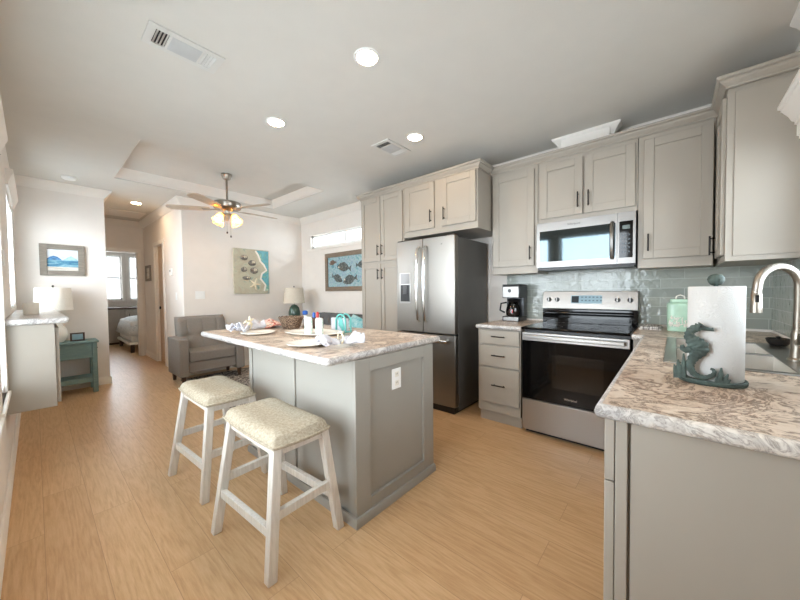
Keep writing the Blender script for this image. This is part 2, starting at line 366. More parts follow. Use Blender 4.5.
def thing(name, label, cat, loc=(0,0,0), rz=0.0, group=None):
    o = bpy.data.objects.new(name, None); COL.objects.link(o); o.location = loc; o.rotation_euler = (0, 0, rz)
    o.empty_display_size = 0.1
    o['label'] = label; o['category'] = cat
    if group: o['group'] = group
    o.matrix_basis = Matrix.Translation(loc) @ Matrix.Rotation(rz, 4, 'Z')
    return o
def tag(o, label, cat, group=None):
    o['label'] = label; o['category'] = cat
    if group: o['group'] = group
    return o
def struct(o): o['kind'] = 'structure'; return o
def copy_tree(o, parent=None):
    c = o.copy(); COL.objects.link(c)
    if parent is not None: c.parent = parent
    for ch in list(o.children): copy_tree(ch, c)
    return c
def text_mesh(s, name, mat, parent, size, M4, depth=0.0006):
    cu = bpy.data.curves.new(name, 'FONT'); cu.body = s; cu.size = size; cu.extrude = depth; cu.align_x = 'CENTER'; cu.align_y = 'CENTER'
    tmp = bpy.data.objects.new('tmp', cu); COL.objects.link(tmp)
    dg = bpy.context.evaluated_depsgraph_get(); me = bpy.data.meshes.new_from_object(tmp.evaluated_get(dg))
    bpy.data.objects.remove(tmp); bpy.data.curves.remove(cu)
    chain = Matrix.Identity(4); q = parent
    while q is not None: chain = q.matrix_basis @ chain; q = q.parent
    me.transform(chain.inverted() @ M4); me.materials.clear(); me.materials.append(mat); me.name = name
    o = bpy.data.objects.new(name, me); COL.objects.link(o); o.parent = parent
    return o
def faceX(x, y, z):   # text frame on a face looking to -X
    m = Matrix(((0, 0, -1), (-1, 0, 0), (0, 1, 0))).to_4x4(); m.translation = (x, y, z); return m

# face helpers: 'X' faces -X (u = Y), 'Y' faces +Y (u = X), 'N' faces -Y (u = X), 'P' faces +X (u = Y)
def fb(mb, face, base, u0, u1, d0, d1, z0, z1):
    if face == 'X': mb.box(base-d1, base-d0, u0, u1, z0, z1)
    elif face == 'P': mb.box(base+d0, base+d1, u0, u1, z0, z1)
    elif face == 'Y': mb.box(u0, u1, base+d0, base+d1, z0, z1)
    else: mb.box(u0, u1, base-d1, base-d0, z0, z1)
    return mb
def fp(face, base, u, d, z):
    return {'X': (base-d, u, z), 'P': (base+d, u, z), 'Y': (u, base+d, z), 'N': (u, base-d, z)}[face]
def shaker(parent, name, face, base, u0, u1, z0, z1, mat, stile=0.062, t=0.02, flat=False):
    mb = MB()
    if flat:
        fb(mb, face, base, u0, u1, 0, t, z0, z1)
    else:
        fb(mb, face, base, u0+stile-0.004, u1-stile+0.004, 0.001, t-0.009, z0+stile-0.004, z1-stile+0.004)
        fb(mb, face, base, u0, u0+stile, 0, t, z0, z1); fb(mb, face, base, u1-stile, u1, 0, t, z0, z1)
        fb(mb, face, base, u0+stile, u1-stile, 0, t, z0, z0+stile); fb(mb, face, base, u0+stile, u1-stile, 0, t, z1-stile, z1)
    return mb.build(name, mat, parent, bevel=0.0018, seg=1)
def pull(parent, face, base, u, z, length=0.13, horiz=False, d=0.02):
    mb = MB(); off = d+0.028; h = length/2
    if horiz:
        mb.cyl(fp(face, base, u-h, off, z), fp(face, base, u+h, off, z), 0.0055, n=10)
        for s in (-1, 1): mb.cyl(fp(face, base, u+s*h*0.72, d-0.001, z), fp(face, base, u+s*h*0.72, off, z), 0.0045, n=8)
    else:
        mb.cyl(fp(face, base, u, off, z-h), fp(face, base, u, off, z+h), 0.0055, n=10)
        for s in (-1, 1): mb.cyl(fp(face, base, u, d-0.001, z+s*h*0.72), fp(face, base, u, off, z+s*h*0.72), 0.0045, n=8)
    return mb.build('handle', m_dark, parent)

# ------------------------------------------------------------------ setting
XL, XW, YS, YP, YL, ZC = -0.14, 3.43, -0.53, 5.9, 5.5, 2.64
YB, YF = 8.0, 10.9     # bedroom door wall, far wall
struct(MB().box(-0.3, 3.6, -0.7, YF+0.2, -0.08, 0).build('floor', m_floor, smooth=False))
TX0, TX1, TY0, TY1, TZ = 0.67, 2.69, 3.70, 5.15, 2.775
c = MB()
for b in ((-0.3, TX0, -0.7, YF+0.2), (TX1, 3.6, -0.7, YF+0.2), (TX0, TX1, -0.7, TY0), (TX0, TX1, TY1, YF+0.2)): c.box(b[0], b[1], b[2], b[3], ZC, ZC+0.12)
c.box(TX0-0.1, TX1+0.1, TY0-0.1, TY1+0.1, TZ, TZ+0.08)
for b in ((TX0-0.06, TX0, TY0, TY1), (TX1, TX1+0.06, TY0, TY1), (TX0, TX1, TY0-0.06, TY0), (TX0, TX1, TY1, TY1+0.06)): c.box(b[0], b[1], b[2], b[3], ZC+0.1, TZ)
struct(c.build('ceiling', m_ceil, smooth=False))

def wall_with_holes(name, axis, a0, a1, u0, u1, z0, z1, holes, mat=m_wall):
    mb = MB()
    def put(ua, ub, za, zb):
        if ub-ua < 1e-4 or zb-za < 1e-4: return
        if axis == 'x': mb.box(a0, a1, ua, ub, za, zb)
        else: mb.box(ua, ub, a0, a1, za, zb)
    cur = u0
    for (h0, h1, hz0, hz1) in sorted(holes):
        put(cur, h0, z0, z1); put(h0, h1, z0, hz0); put(h0, h1, hz1, z1); cur = h1
    put(cur, u1, z0, z1)
    return struct(mb.build(name, mat, smooth=False))
WA, WB, WD, WC = (0.55, 1.60, 0.62, 2.20), (1.76, 2.48, 0.62, 2.20), (2.68, 3.17, 0.62, 2.20), (4.5, 5.6, 1.10, 2.20)
wall_with_holes('wall_left', 'x', XL-0.12, XL, -0.7, YF+0.1, 0, ZC, [WA, WB, WD, WC])
WT = (3.25, 5.18, 2.04, 2.285)
wall_with_holes('wall_right', 'x', XW, XW+0.12, -0.7, YF+0.1, 0, ZC, [WT])
WS = (1.20, 2.52, 1.12, 2.02)
wall_with_holes('wall_front', 'y', YS-0.12, YS, XL, XW, 0, ZC, [WS])
wall_with_holes('wall_back', 'y', YL, YL+0.1, 1.45, XW, 0, ZC, [])
HD = (6.56, 7.12, 0.0, 2.08)
wall_with_holes('wall_hall_right', 'x', 1.45, 1.55, YL+0.1, YB, 0, ZC, [HD])
wall_with_holes('wall_partition', 'y', YP, YP+0.1, XL, 0.657, 0, ZC, [])
wall_with_holes('wall_hall_left', 'x', 0.557, 0.657, YP+0.1, YB, 0, ZC, [])
wall_with_holes('wall_bedroom_door_side', 'y', YB, YB+0.1, XL, XW, 0, ZC, [(0.70, 1.35, 0.0, 2.05)])
WF1, WF2 = (0.96, 1.50, 1.08, 2.22), (1.64, 2.2, 1.08, 2.22)
wall_with_holes('wall_bedroom_far', 'y', YF-0.05, YF+0.1, XL, XW, 0, ZC, [WF1, WF2])

CROWN = [(0.0, 0.0), (0.0, -0.105), (0.012, -0.105), (0.018, -0.09), (0.03, -0.075), (0.055, -0.035), (0.07, -0.022), (0.078, -0.012), (0.078, 0.0)]
def crown(name, path, z=ZC, prof=CROWN, mat=m_trim, closed=False):
    return MB().sweep(prof, [(p[0], p[1], z) for p in path], closed).build(name, mat)
# right of travel = into the room
struct(crown('trim_1', [(XL, YP), (0.657, YP), (0.657, YB)]))
struct(crown('trim_2', [(0.657, YB-0.001), (1.45, YB-0.001), (1.45, YL), (XW, YL), (XW, 3.12)]))
struct(crown('trim_12', [(2.69, YS), (XL, YS)]))
TRAYC = [(0.0, 0.0), (0.0, -0.125), (0.010, -0.12), (0.012, -0.10), (0.022, -0.085), (0.036, -0.04), (0.046, -0.02), (0.050, 0.0)]
struct(crown('trim_3', [(TX0, TY0), (TX0, TY1), (TX1, TY1), (TX1, TY0)], TZ, TRAYC, closed=True))
BASE = [(0.0, 0.0), (0.016, 0.0), (0.016, 0.085), (0.008, 0.10), (0.0, 0.10)]
def base(name, path): return struct(MB().sweep(BASE, [(p[0], p[1], 0.0) for p in path]).build(name, m_trim))
base('baseboard_left', [(XL, -0.5), (XL, YP)])
base('baseboard_partition', [(XL+0.02, YP), (0.657, YP), (0.657, YB)])
base('baseboard_hall', [(1.45, YB), (1.45, 7.20)]); base('baseboard_back', [(1.45, 6.48), (1.45, YL), (XW, YL)])
base('baseboard_right', [(XW, YL), (XW, 3.1)])

# windows: frame, glass, casing as structure; blinds and cornices are things
def window(n, face, a, hole, bars=1, rail=True, vbars=0, casing=0.06):
    u0, u1, z0, z1 = hole
    root = bpy.data.objects.new('window_%d' % n, None); COL.objects.link(root); root['kind'] = 'structure'
    mb = MB(); d = -0.09
    for (p, q, r, s) in ((u0, u1, z0, z0+0.04), (u0, u1, z1-0.04, z1), (u0, u0+0.04, z0, z1), (u1-0.04, u1, z0, z1)): fb(mb, face, a, p, q, d, d+0.05, r, s)
    if rail: fb(mb, face, a, u0, u1, d+0.005, d+0.045, (z0+z1)/2-0.02, (z0+z1)/2+0.02)
    for k in range(1, bars+1):
        x = u0+(u1-u0)*k/(bars+1); fb(mb, face, a, x-0.025, x+0.025, d+0.002, d+0.048, z0, z1)
    for k in range(1, vbars+1):
        x = u0+(u1-u0)*k/(vbars+1); fb(mb, face, a, x-0.008, x+0.008, d+0.01, d+0.03, z0, z1)
    if vbars:
        for k in (0.25, 0.75): fb(mb, face, a, u0, u1, d+0.012, d+0.028, z0+(z1-z0)*k-0.008, z0+(z1-z0)*k+0.008)
    mb.build('window_frame', m_white, root)
    fb(MB(), face, a, u0+0.02, u1-0.02, d+0.018, d+0.024, z0+0.02, z1-0.02).build('window_pane', m_glass, root)
    if casing:
        mb = MB()
        fb(mb, face, a, u0-casing, u0, 0, 0.014, z0, z1); fb(mb, face, a, u1, u1+casing, 0, 0.014, z0, z1); fb(mb, face, a, u0-casing, u1+casing, 0, 0.014, z1, z1+casing)
        fb(mb, face, a, u0-casing, u1+casing, 0, 0.012, z0-casing, z0)
        fb(mb, face, a, u0-casing-0.01, u1+casing+0.01, -0.03, 0.026, z0-0.022, z0)
        mb.build('window_casing', m_trim, root, bevel=0.002, seg=1)
    return root
window(1, 'P', XL, WA, 0); window(2, 'P', XL, WB, 0); window(8, 'P', XL, WD, 0); window(3, 'P', XL, WC, casing=0.0); window(4, 'Y', YS, WS, casing=0)
window(5, 'X', XW, WT, bars=1, rail=False, casing=0.0)
struct(MB().box(XW-0.022, XW, 3.15, 5.28, 2.000, 2.035).build('trim_4', m_trim, bevel=0.004))
window(6, 'N', YF-0.05, WF1, 0, vbars=1); window(7, 'N', YF-0.05, WF2, 0, vbars=1)

def blind(label, face, a, hole, tilt=-0.08):
    u0, u1, z0, z1 = hole
    t = thing('window_blind', label, 'blind', fp(face, a, (u0+u1)/2, -0.02, z0), 0, 'window blinds')
    fb(MB(), face, a, u0+0.015, u1-0.015, -0.045, -0.008, z1-0.05, z1-0.005).build('headrail', m_white, t)
    n = int((z1-z0-0.09)/0.046); mb = MB()
    for i in range(n):
        z = z0+0.045+i*0.046; h = 0.022; dx, dz = h*math.cos(tilt), h*math.sin(tilt)
        ps = [(-0.026-dx, -dz), (-0.026+dx, dz), (-0.026+dx, dz+0.0025), (-0.026-dx, -dz+0.0025)]
        mb.hexa([fp(face, a, u0+0.02, q, z+r) for q, r in ps], [fp(face, a, u1-0.02, q, z+r) for q, r in ps])
    mb.build('slats', m_blind, t)
    fb(MB(), face, a, u0+0.018, u1-0.018, -0.045, -0.01, z0+0.006, z0+0.026).build('bottom_rail', m_white, t)
    for k in (0.15, 0.5, 0.85): MB().cyl(fp(face, a, u0+(u1-u0)*k, -0.002, z0+0.02), fp(face, a, u0+(u1-u0)*k, -0.002, z1-0.04), 0.0015, n=6).build('cord', m_white, t)
blind('white slatted blind in the nearest left wall window', 'P', XL, WA)
blind('white slatted blind in the second window along the left wall', 'P', XL, WB)
blind('white slatted blind in the narrow left window just before the wall-hung cabinet', 'P', XL, WD)
blind('white slatted blind above the marbled top of the wall-hung cabinet', 'P', XL, WC)
blind('white slatted blind in the window over the sink', 'Y', YS, WS)
CORN = [(0.0, 0.0), (0.0, -0.14), (0.016, -0.14), (0.018, -0.11), (0.026, -0.09), (0.038, -0.055), (0.048, -0.03), (0.048, 0.0)]
def cornice(label, path, z, prof=CORN):
    o = MB().sweep(prof, [(p[0], p[1], z) for p in path]).build('window_cornice', m_trim)
    return tag(o, label, 'window cornice', 'white window cornices')
def lcorn(label, y0, y1): return cornice(label, [(XL, y0), (XL, y1)], 2.345)
o = lcorn('white moulded cornice over the nearest left windows, at the top left corner', 0.3, 2.55)
lcorn('white moulded cornice second along the left wall, over the narrow window', 2.60, 3.55)
lcorn('white moulded cornice over the far left window beside the picture wall', 4.42, 5.75)
cornice('white moulded cornice over the sink window beside the wall cabinet', [(1.05, YS), (2.60, YS)][::-1], 2.18, [(0.0, 0.0), (0.0, -0.185), (0.054, -0.185), (0.054, -0.172), (0.062, -0.168), (0.062, -0.112), (0.070, -0.108), (0.070, -0.094), (0.080, -0.088), (0.092, -0.062), (0.112, -0.034), (0.118, -0.030), (0.118, -0.020), (0.130, -0.014), (0.130, 0.0)])

# bedroom door casing and pocket door
mb = MB()
for (a, b, z0, z1) in ((0.70-0.055, 0.70, 0, 2.05), (1.35, 1.405, 0, 2.05), (0.645, 1.405, 2.05, 2.11)): fb(mb, 'N', YB, a, b, 0, 0.018, z0, z1)
fb(mb, 'N', YB, 1.335, 1.35, -0.1, 0, 0, 2.035); fb(mb, 'N', YB, 0.7, 1.35, -0.1, 0, 2.035, 2.05)
struct(mb.build('trim_5', m_trim, bevel=0.003, seg=1))
mb = MB()
for (a, b, z0, z1) in ((6.49, 6.56, 0, 2.08), (7.12, 7.19, 0, 2.08), (6.49, 7.19, 2.08, 2.15)): fb(mb, 'X', 1.45, a, b, 0, 0.018, z0, z1)
struct(mb.build('trim_6', m_trim, bevel=0.003, seg=1))
d = thing('pocket_door', 'tan pocket door with black latch in the hall wall opening', 'door', (1.5, 6.85, 0)); d['kind'] = 'structure'
d = d; del d['label']; del d['category']; d.name = 'door_1'
MB().box(1.485, 1.52, 6.565, 7.115, 0.008, 2.075).build('door_panel', m_tan, d, bevel=0.002)
for ya_ in (6.56, 7.06): MB().box(1.47, 1.485, ya_, ya_+0.06, 0.0, 2.08).build('door_stop', m_trim, d)
MB().cyl((1.484, 6.98, 0.98), (1.466, 6.98, 0.98), 0.026, n=16).build('door_latch', m_dark, d)

# backsplash
struct(MB().box(XW-0.008, XW, YS+0.008, 1.40, 0.93, 1.41).build('wall_tile_right', m_tileX, smooth=False))
struct(MB().box(1.04, XW-0.008, YS, YS+0.008, 0.93, 1.11).box(2.56, XW-0.008, YS, YS+0.008, 1.11, 1.41).build('wall_tile_front', m_tileY, smooth=False))
# boxed chase with crown above the microwave cabinet
struct(MB().box(3.24, XW-0.1, 0.43, 0.81, 2.50, ZC).build('trim_7', m_trim, smooth=False))
struct(MB().sweep(CROWN, [(XW-0.1, 0.81, ZC), (3.30, 0.81, ZC), (3.30, 0.43, ZC), (XW-0.1, 0.43, ZC)]).build('trim_8', m_trim))
# ceiling registers, downlights
def register(x0, x1, y0, y1, label):
    t = thing('ceiling_vent', label, 'vent', ((x0+x1)/2, (y0+y1)/2, ZC), 0, 'ceiling air vents')
    lx = x1-x0; mb = MB(); z = ZC
    e1, e2 = x0+lx*0.10, x0+lx*0.27; e3, e4 = x1-lx*0.27, x1-lx*0.10; ya, yb = y0+0.035, y1-0.035
    for (a, b, c_, d_) in ((x0, e1, y0, y1), (e2, e3, y0, y1), (e4, x1, y0, y1), (e1, e2, y0, ya), (e1, e2, yb, y1), (e3, e4, y0, ya), (e3, e4, yb, y1)): mb.box(a, b, c_, d_, z-0.008, z-0.0005)
    mb.build('frame', m_ventw, t)
    MB().box(e2+0.012, e3-0.012, ya, yb, z-0.010, z-0.008).build('grille', plain('vent_grille_grey', (196, 198, 198), 0.5), t)
    for (a, b) in ((e1, e2), (e3, e4)):
        mb = MB()
        for k in range(4):
            xx = a+(b-a)*(k+0.5)/4; sg = -1 if a == e1 else 1; mb.hexa([(xx-0.005*sg-0.001, ya, z-0.002), (xx-0.005*sg+0.001, ya, z-0.002), (xx-0.005*sg+0.001, yb, z-0.002), (xx-0.005*sg-0.001, yb, z-0.002)], [(xx+0.004*sg-0.001, ya, z-0.010), (xx+0.004*sg+0.001, ya, z-0.010), (xx+0.004*sg+0.001, yb, z-0.010), (xx+0.004*sg-0.001, yb, z-0.010)])
        mb.build('louvre', m_ventw, t)
        MB().box(a, b, ya, yb, z-0.0015, z-0.0005).build('duct_opening', m_blackpl, t)
register(0.425, 0.79, 2.05, 2.245, 'white ceiling vent with slotted ends nearest the camera, upper left')
register(2.17, 2.51, 2.01, 2.23, 'white ceiling vent close to the fridge cabinets and a downlight')
def downlight(x, y, label):
    t = thing('recessed_downlight', label, 'ceiling light', (x, y, ZC), 0, 'recessed downlights')
    MB().lathe([(0.060, -0.003), (0.063, -0.008), (0.076, -0.005), (0.079, -0.0005), (0.060, -0.0005)], (x, y, ZC), 32, cap=False).build('trim_ring', m_white, t)
    MB().lathe([(0.061, -0.0035), (0.045, -0.006), (0.001, -0.007)], (x, y, ZC), 32).build('lens', m_down, t)
downlight(1.348, 1.411, 'glowing downlight nearest the camera, large at the top of the picture')
downlight(1.347, 2.503, 'glowing downlight between the first one and the tray ceiling')
downlight(2.32, 1.809, 'glowing downlight in front of the fridge cabinets, beside a small vent')
downlight(1.348, 0.32, 'glowing downlight over the peninsula end, just above the frame')
downlight(1.069, 6.303, 'glowing downlight in the hall ceiling')
o = MB().lathe([(0.001, -0.03), (0.05, -0.03), (0.062, -0.02), (0.065, -0.0005)], (0.31, 5.5, ZC), 24).build('smoke_detector', m_white)
tag(o, 'round white smoke detector on ceiling before the picture wall', 'smoke detector')
o = struct(MB().box(0.78, 1.32, 7.0, 7.55, ZC-0.012, ZC-0.0005).build('trim_9', m_trim, bevel=0.004))

# wall plates
def plate(name, label, face, a, u, z, w=0.07, h=0.115, n=1, kind='switch'):
    t = thing(name, label, 'light switch' if kind == 'switch' else 'outlet', fp(face, a, u, 0, z))
    fb(MB(), face, a, u-w/2, u+w/2, 0.0005, 0.006, z-h/2, z+h/2).build('cover_plate', m_white, t, bevel=0.002)
    for k in range(n):
        uu = u+(k-(n-1)/2)*0.046
        if kind == 'switch': fb(MB(), face, a, uu-0.016, uu+0.016, 0.006, 0.009, z-0.033, z+0.033).build('rocker', m_white, t, bevel=0.001)
    if kind == 'outlet':
        for dz in (-0.026, 0.026):
            f = fb(MB(), face, a, u-0.017, u+0.017, 0.006, 0.0075, z+dz-0.015, z+dz+0.015).build('socket', m_offw, t, bevel=0.001)
            for s in (-0.006, 0.006): fb(MB(), face, a, u+s-0.0012, u+s+0.0012, 0.0075, 0.008, z+dz-0.002, z+dz+0.008).build('slot', m_blackpl, f)
    return t
plate('double_light_switch', 'white double light switch plate behind the armchair on the back wall', 'N', YL, 1.665, 1.205, 0.13, 0.12, 2)
plate('light_switch', 'white light switch on the hall wall beside its outer corner', 'X', 1.45, 5.86, 1.19)
plate('light_switch', 'white light switch on the left wall between two windows', 'P', XL, 3.62, 1.50)
o = MB().box(1.425, 1.449, 6.02, 6.13, 1.52, 1.63).build('thermostat', m_white, bevel=0.006)
tag(o, 'small white thermostat on the hall wall above the light switch', 'thermostat')
MB().box(1.4235, 1.426, 6.05, 6.10, 1.575, 1.61).build('display', plain('grey_lcd', (120, 128, 126), 0.3), o)

# ------------------------------------------------------------------ kitchen cabinets
UX, UZ0, UZ1 = 3.11, 1.391, 2.41       # upper carcass face, bottom, top of box
def upper(label, y0, y1, doors, z0=UZ0, dz0=1.463, dz1=2.368, x=UX, xback=XW-0.003, lip=True):
    t = thing('wall_cabinet', label, 'cabinet', (xback-0.15, (y0+y1)/2, z0), 0, 'greige wall cabinets')
    MB().box(x, xback, y0, y1, z0, UZ1).build('carcass', m_cab, t, bevel=0.0015, seg=1)
    for (a, b, hs) in doors:
        dr = shaker(t, 'door', 'X', x, a, b, dz0, dz1, m_cab)
        pull(dr, 'X', x, a+0.032 if hs < 0 else b-0.032, dz0+0.12)
    return t
upper('greige wall cabinet with one door between fridge and microwave', 0.975, 1.425, [(1.005, 1.41, -1)])
upper('greige two-door wall cabinet directly over the microwave', 0.225, 0.972, [(0.604, 0.952, -1), (0.240, 0.588, 1)], z0=1.845, dz0=1.882)
upper('greige wall cabinet with one wide door right of the microwave', -0.20, 0.222, [(-0.195, 0.188, 1)])
t = thing('wall_cabinet', 'greige corner wall cabinet on sink wall showing its plain end panel', 'cabinet', (3.0, -0.37, UZ0), 0, 'greige wall cabinets')
MB().box(2.725, XW-0.003, YS+0.003, -0.225, UZ0, UZ1).build('carcass', m_cab, t, bevel=0.0015, seg=1)
MB().box(2.716, 2.7245, YS+0.003, -0.258, UZ0+0.03, UZ1-0.03).build('end_panel', m_cab, t, bevel=0.0015, seg=1)
dr = shaker(t, 'door', 'Y', -0.225, 2.745, 3.06, 1.43, 2.368, m_cab); pull(dr, 'Y', -0.225, 3.02, 1.52)
CC = [(0.0, 0.0), (0.009, 0.0), (0.009, 0.010), (0.014, 0.016), (0.030, 0.030), (0.036, 0.038), (0.036, 0.046), (0.046, 0.050), (0.050, 0.056), (0.050, 0.066), (0.0, 0.066)]
o = MB().sweep(CC, [(UX, 1.427, UZ1-0.006), (UX, -0.225, UZ1-0.006), (2.7155, -0.225, UZ1-0.006), (2.7155, YS, UZ1-0.006)]).build('cabinet_crown', m_cab)
FX = 2.82
struct(o); o.name = 'trim_10'
# over-fridge cabinet and pantry
t = thing('over_fridge_cabinet', 'deep greige two-door cabinet above the steel fridge', 'cabinet', (3.1, 1.9, 1.84))
MB().box(FX, XW-0.003, 1.438, 2.366, 1.84, UZ1).build('carcass', m_cab, t, bevel=0.0015, seg=1)
dr = shaker(t, 'door', 'X', FX, 1.94, 2.335, 1.905, 2.395, m_cab); pull(dr, 'X', FX, 1.94+0.035, 2.03)
dr = shaker(t, 'door', 'X', FX, 1.455, 1.842, 1.905, 2.395, m_cab); pull(dr, 'X', FX, 1.842-0.035, 2.03)
t = thing('pantry_cabinet', 'tall greige pantry cabinet left of the fridge with stacked doors', 'cabinet', (3.1, 2.72, 0))
MB().box(FX, XW-0.003, 2.368, 3.095, 0.10, UZ1).build('carcass', m_cab, t, bevel=0.0015, seg=1)
MB().box(FX+0.05, XW-0.003, 2.375, 3.09, 0.0, 0.10).build('toe_kick', m_cab, t)
for (z0, z1, hz) in ((1.605, 2.395, 1.74), (0.70, 1.575, 1.445)):
    dr = shaker(t, 'door', 'X', FX, 2.740, 3.080, z0, z1, m_cab, 0.055); pull(dr, 'X', FX, 2.740+0.03, hz)
    dr = shaker(t, 'door', 'X', FX, 2.385, 2.732, z0, z1, m_cab, 0.055); pull(dr, 'X', FX, 2.732-0.03, hz)
dr = shaker(t, 'drawer', 'X', FX, 2.385, 3.080, 0.14, 0.64, m_cab, 0.055); pull(dr, 'X', FX, 2.73, 0.55, horiz=True)
o = MB().sweep(CC, [(XW-0.004, 3.097, UZ1-0.006), (FX, 3.097, UZ1-0.006), (FX, 1.436, UZ1-0.006), (UX-0.052, 1.436, UZ1-0.006)]).build('cabinet_crown', m_cab)
struct(o); o.name = 'trim_11'

# base drawers left of range
BX = 2.775
t = thing('drawer_base_cabinet', 'greige three-drawer base cabinet between fridge and range', 'cabinet', (3.1, 1.2, 0))
MB().box(BX, XW-0.003, 1.012, 1.415, 0.10, 0.874).build('carcass', m_cab, t, bevel=0.0015, seg=1)
MB().box(BX+0.03, XW-0.003, 1.012, 1.41, 0.0, 0.10).build('toe_kick', m_cab, t)
for (z0, z1) in ((0.737, 0.862), (0.528, 0.722), (0.19, 0.513)):
    dr = shaker(t, 'drawer', 'X', BX, 1.022, 1.382, z0, z1, m_cab, flat=True); pull(dr, 'X', BX, 1.202, (z0+z1)/2+0.01, 0.125, True)

def slab(mb_path, z0, z1): pass
def counter_poly(name, pts, label, edge_mat=True):
    t = thing(name, label, 'countertop', (sum(p[0] for p in pts)/len(pts), sum(p[1] for p in pts)/len(pts), 0.875))
    mb = MB(); mb.hexa([(p[0], p[1], 0.8755) for p in pts], [(p[0], p[1], 0.914) for p in pts])
    return t, mb
# left counter
t = thing('countertop', 'short marbled countertop under the coffee maker', 'countertop', (3.1, 1.2, 0.875))
MB().box(2.752, XW-0.003, 1.000, 1.408, 0.8755, 0.914).build('slab', m_counter, t, smooth=False)
MB().sweep([(0.0, 0.0), (0.008, 0.0015), (0.014, 0.008), (0.017, 0.019), (0.014, 0.031), (0.008, 0.0375), (0.0, 0.039)], [(XW-0.003, 1.408, 0.8752), (2.752, 1.408, 0.8752), (2.752, 1.000, 0.8752)]).build('bullnose_edge', m_edge, t)
# L countertop with sink cut-out
SX0, SX1, SY0, SY1 = 1.765, 2.68, -0.445, 0.034
t = thing('countertop', 'large marbled corner countertop around the sink and paper towels', 'countertop', (2.2, -0.2, 0.875))
mb = MB(); yb = YS+0.009; CE = 0.149; CX = 1.027
for (x0, x1, y0, y1) in ((CX, SX0+0.02, yb, CE), (SX1-0.02, XW-0.009, yb, CE), (SX0+0.02, SX1-0.02, SY1-0.02, CE), (SX0+0.02, SX1-0.02, yb, SY0+0.02), (2.735, XW-0.009, CE, 0.222)): mb.box(x0, x1, y0, y1, 0.8755, 0.914)
bmesh.ops.remove_doubles(mb.bm, verts=mb.bm.verts, dist=1e-5)
mb.build('slab', m_counter, t, smooth=False)
mb = MB()   # bullnose edge band
prof = [(0.0, 0.0), (0.008, 0.0015), (0.014, 0.008), (0.017, 0.019), (0.014, 0.031), (0.008, 0.0375), (0.0, 0.039)]
mb.sweep(prof, [(CX, yb, 0.8752), (CX, CE, 0.8752), (2.735, CE, 0.8752), (2.735, 0.222, 0.8752)][::-1]) if False else mb.sweep([(-o_, z_) for o_, z_ in prof], [(CX, yb, 0.8752), (CX, CE, 0.8752), (2.735, CE, 0.8752), (2.735, 0.222, 0.8752)])
mb.build('bullnose_edge', m_edge, t)
# sink base / peninsula cabinet
t = thing('sink_base_cabinet', 'greige sink base cabinet with plain end panel facing the camera', 'cabinet', (2.2, -0.2, 0))
mb = MB().box(1.062, 1.78, yb, 0.122, 0.10, 0.874).box(2.70, 3.42, yb, 0.122, 0.10, 0.874).box(1.78, 2.70, 0.07, 0.122, 0.10, 0.874).box(1.78, 2.70, yb, -0.46, 0.10, 0.874)
mb.build('carcass', m_cab, t, smooth=False)
MB().box(1.09, 3.4, yb, 0.06, 0.0, 0.10).build('toe_kick', m_cab, t)
MB().box(1.045, 1.0615, yb, 0.085, 0.0, 0.874).build('end_panel', m_cab, t, bevel=0.001, seg=1)
MB().box(1.045, 1.0615, 0.092, 0.120, 0.0, 0.874).build('end_stile', m_cab, t, bevel=0.002, seg=1)
for i, (a, b) in enumerate(((1.047, 1.44), (1.45, 1.80), (1.81, 2.24), (2.25, 2.68))):
    dr = shaker(t, 'door', 'Y', 0.122, a, b, 0.105, 0.69, m_cab, t=0.024)
    if i: pull(dr, 'Y', 0.122, b-0.035 if i % 2 == 0 else a+0.035, 0.59)
    dr = shaker(t, 'drawer_front', 'Y', 0.122, a, b, 0.694, 0.872, m_cab, flat=True, t=0.024)
    if i: pull(dr, 'Y', 0.122, (a+b)/2, 0.78, horiz=True)
t = thing('corner_base_cabinet', 'narrow greige base filler between range and sink counter', 'cabinet', (3.0, 0.17, 0))
MB().box(2.775, 3.42, 0.148, 0.218, 0.0, 0.874).build('carcass', m_cab, t)

# sink and faucet
t = thing('kitchen_sink', 'double-bowl stainless steel sink set in the corner counter', 'sink', (2.2, -0.2, 0.914))
mb = MB(); ZR0, ZR1, ZB = 0.9145, 0.919, 0.74
xm = (SX0+SX1)/2; xo0, xo1 = SX0+0.04, SX1-0.04; yo0, yo1 = SY0+0.10, SY1-0.045; ym = 0
for (a, b, c_, d_) in ((SX0, xo0, SY0, SY1), (xo1, SX1, SY0, SY1), (xo0, xo1, SY0, yo0), (xo0, xo1, yo1, SY1), (xm-0.018, xm+0.018, yo0, yo1)): mb.box(a, b, c_, d_, ZR0, ZR1)
mb.build('rim', m_steelh, t, bevel=0.002)
for (a, b) in ((xo0, xm-0.018), (xm+0.018, xo1)):
    mb = MB(); th = 0.004
    mb.box(a, b, yo0, yo1, ZB, ZB+th); mb.box(a-th, a, yo0-th, yo1+th, ZB, ZR0); mb.box(b, b+th, yo0-th, yo1+th, ZB, ZR0); mb.box(a, b, yo0-th, yo0, ZB, ZR0); mb.box(a, b, yo1, yo1+th, ZB, ZR0)
    bw = mb.build('bowl', m_bowl, t)
    MB().lathe([(0.001, 0.002), (0.035, 0.002), (0.042, 0.005), (0.045, 0.0045)], ((a+b)/2, (yo0+yo1)/2, ZB+th), 24).build('drain', m_chrome, bw)
fx, fy = 2.11, -0.397
t = thing('kitchen_faucet', 'brushed nickel gooseneck pull-down faucet behind the sink', 'faucet', (fx, fy, 0.919))
MB().lathe([(0.03, 0), (0.03, 0.008), (0.024, 0.014), (0.021, 0.05), (0.021, 0.12), (0.018, 0.13)], (fx, fy, 0.9192), 28).build('base', m_nickel, t)
dx, dy = -0.105, 0.132; L = math.hypot(dx, dy); zt = 1.235; R = L/2
pts = [(fx, fy, 1.03), (fx, fy, 1.12), (fx, fy, zt)]
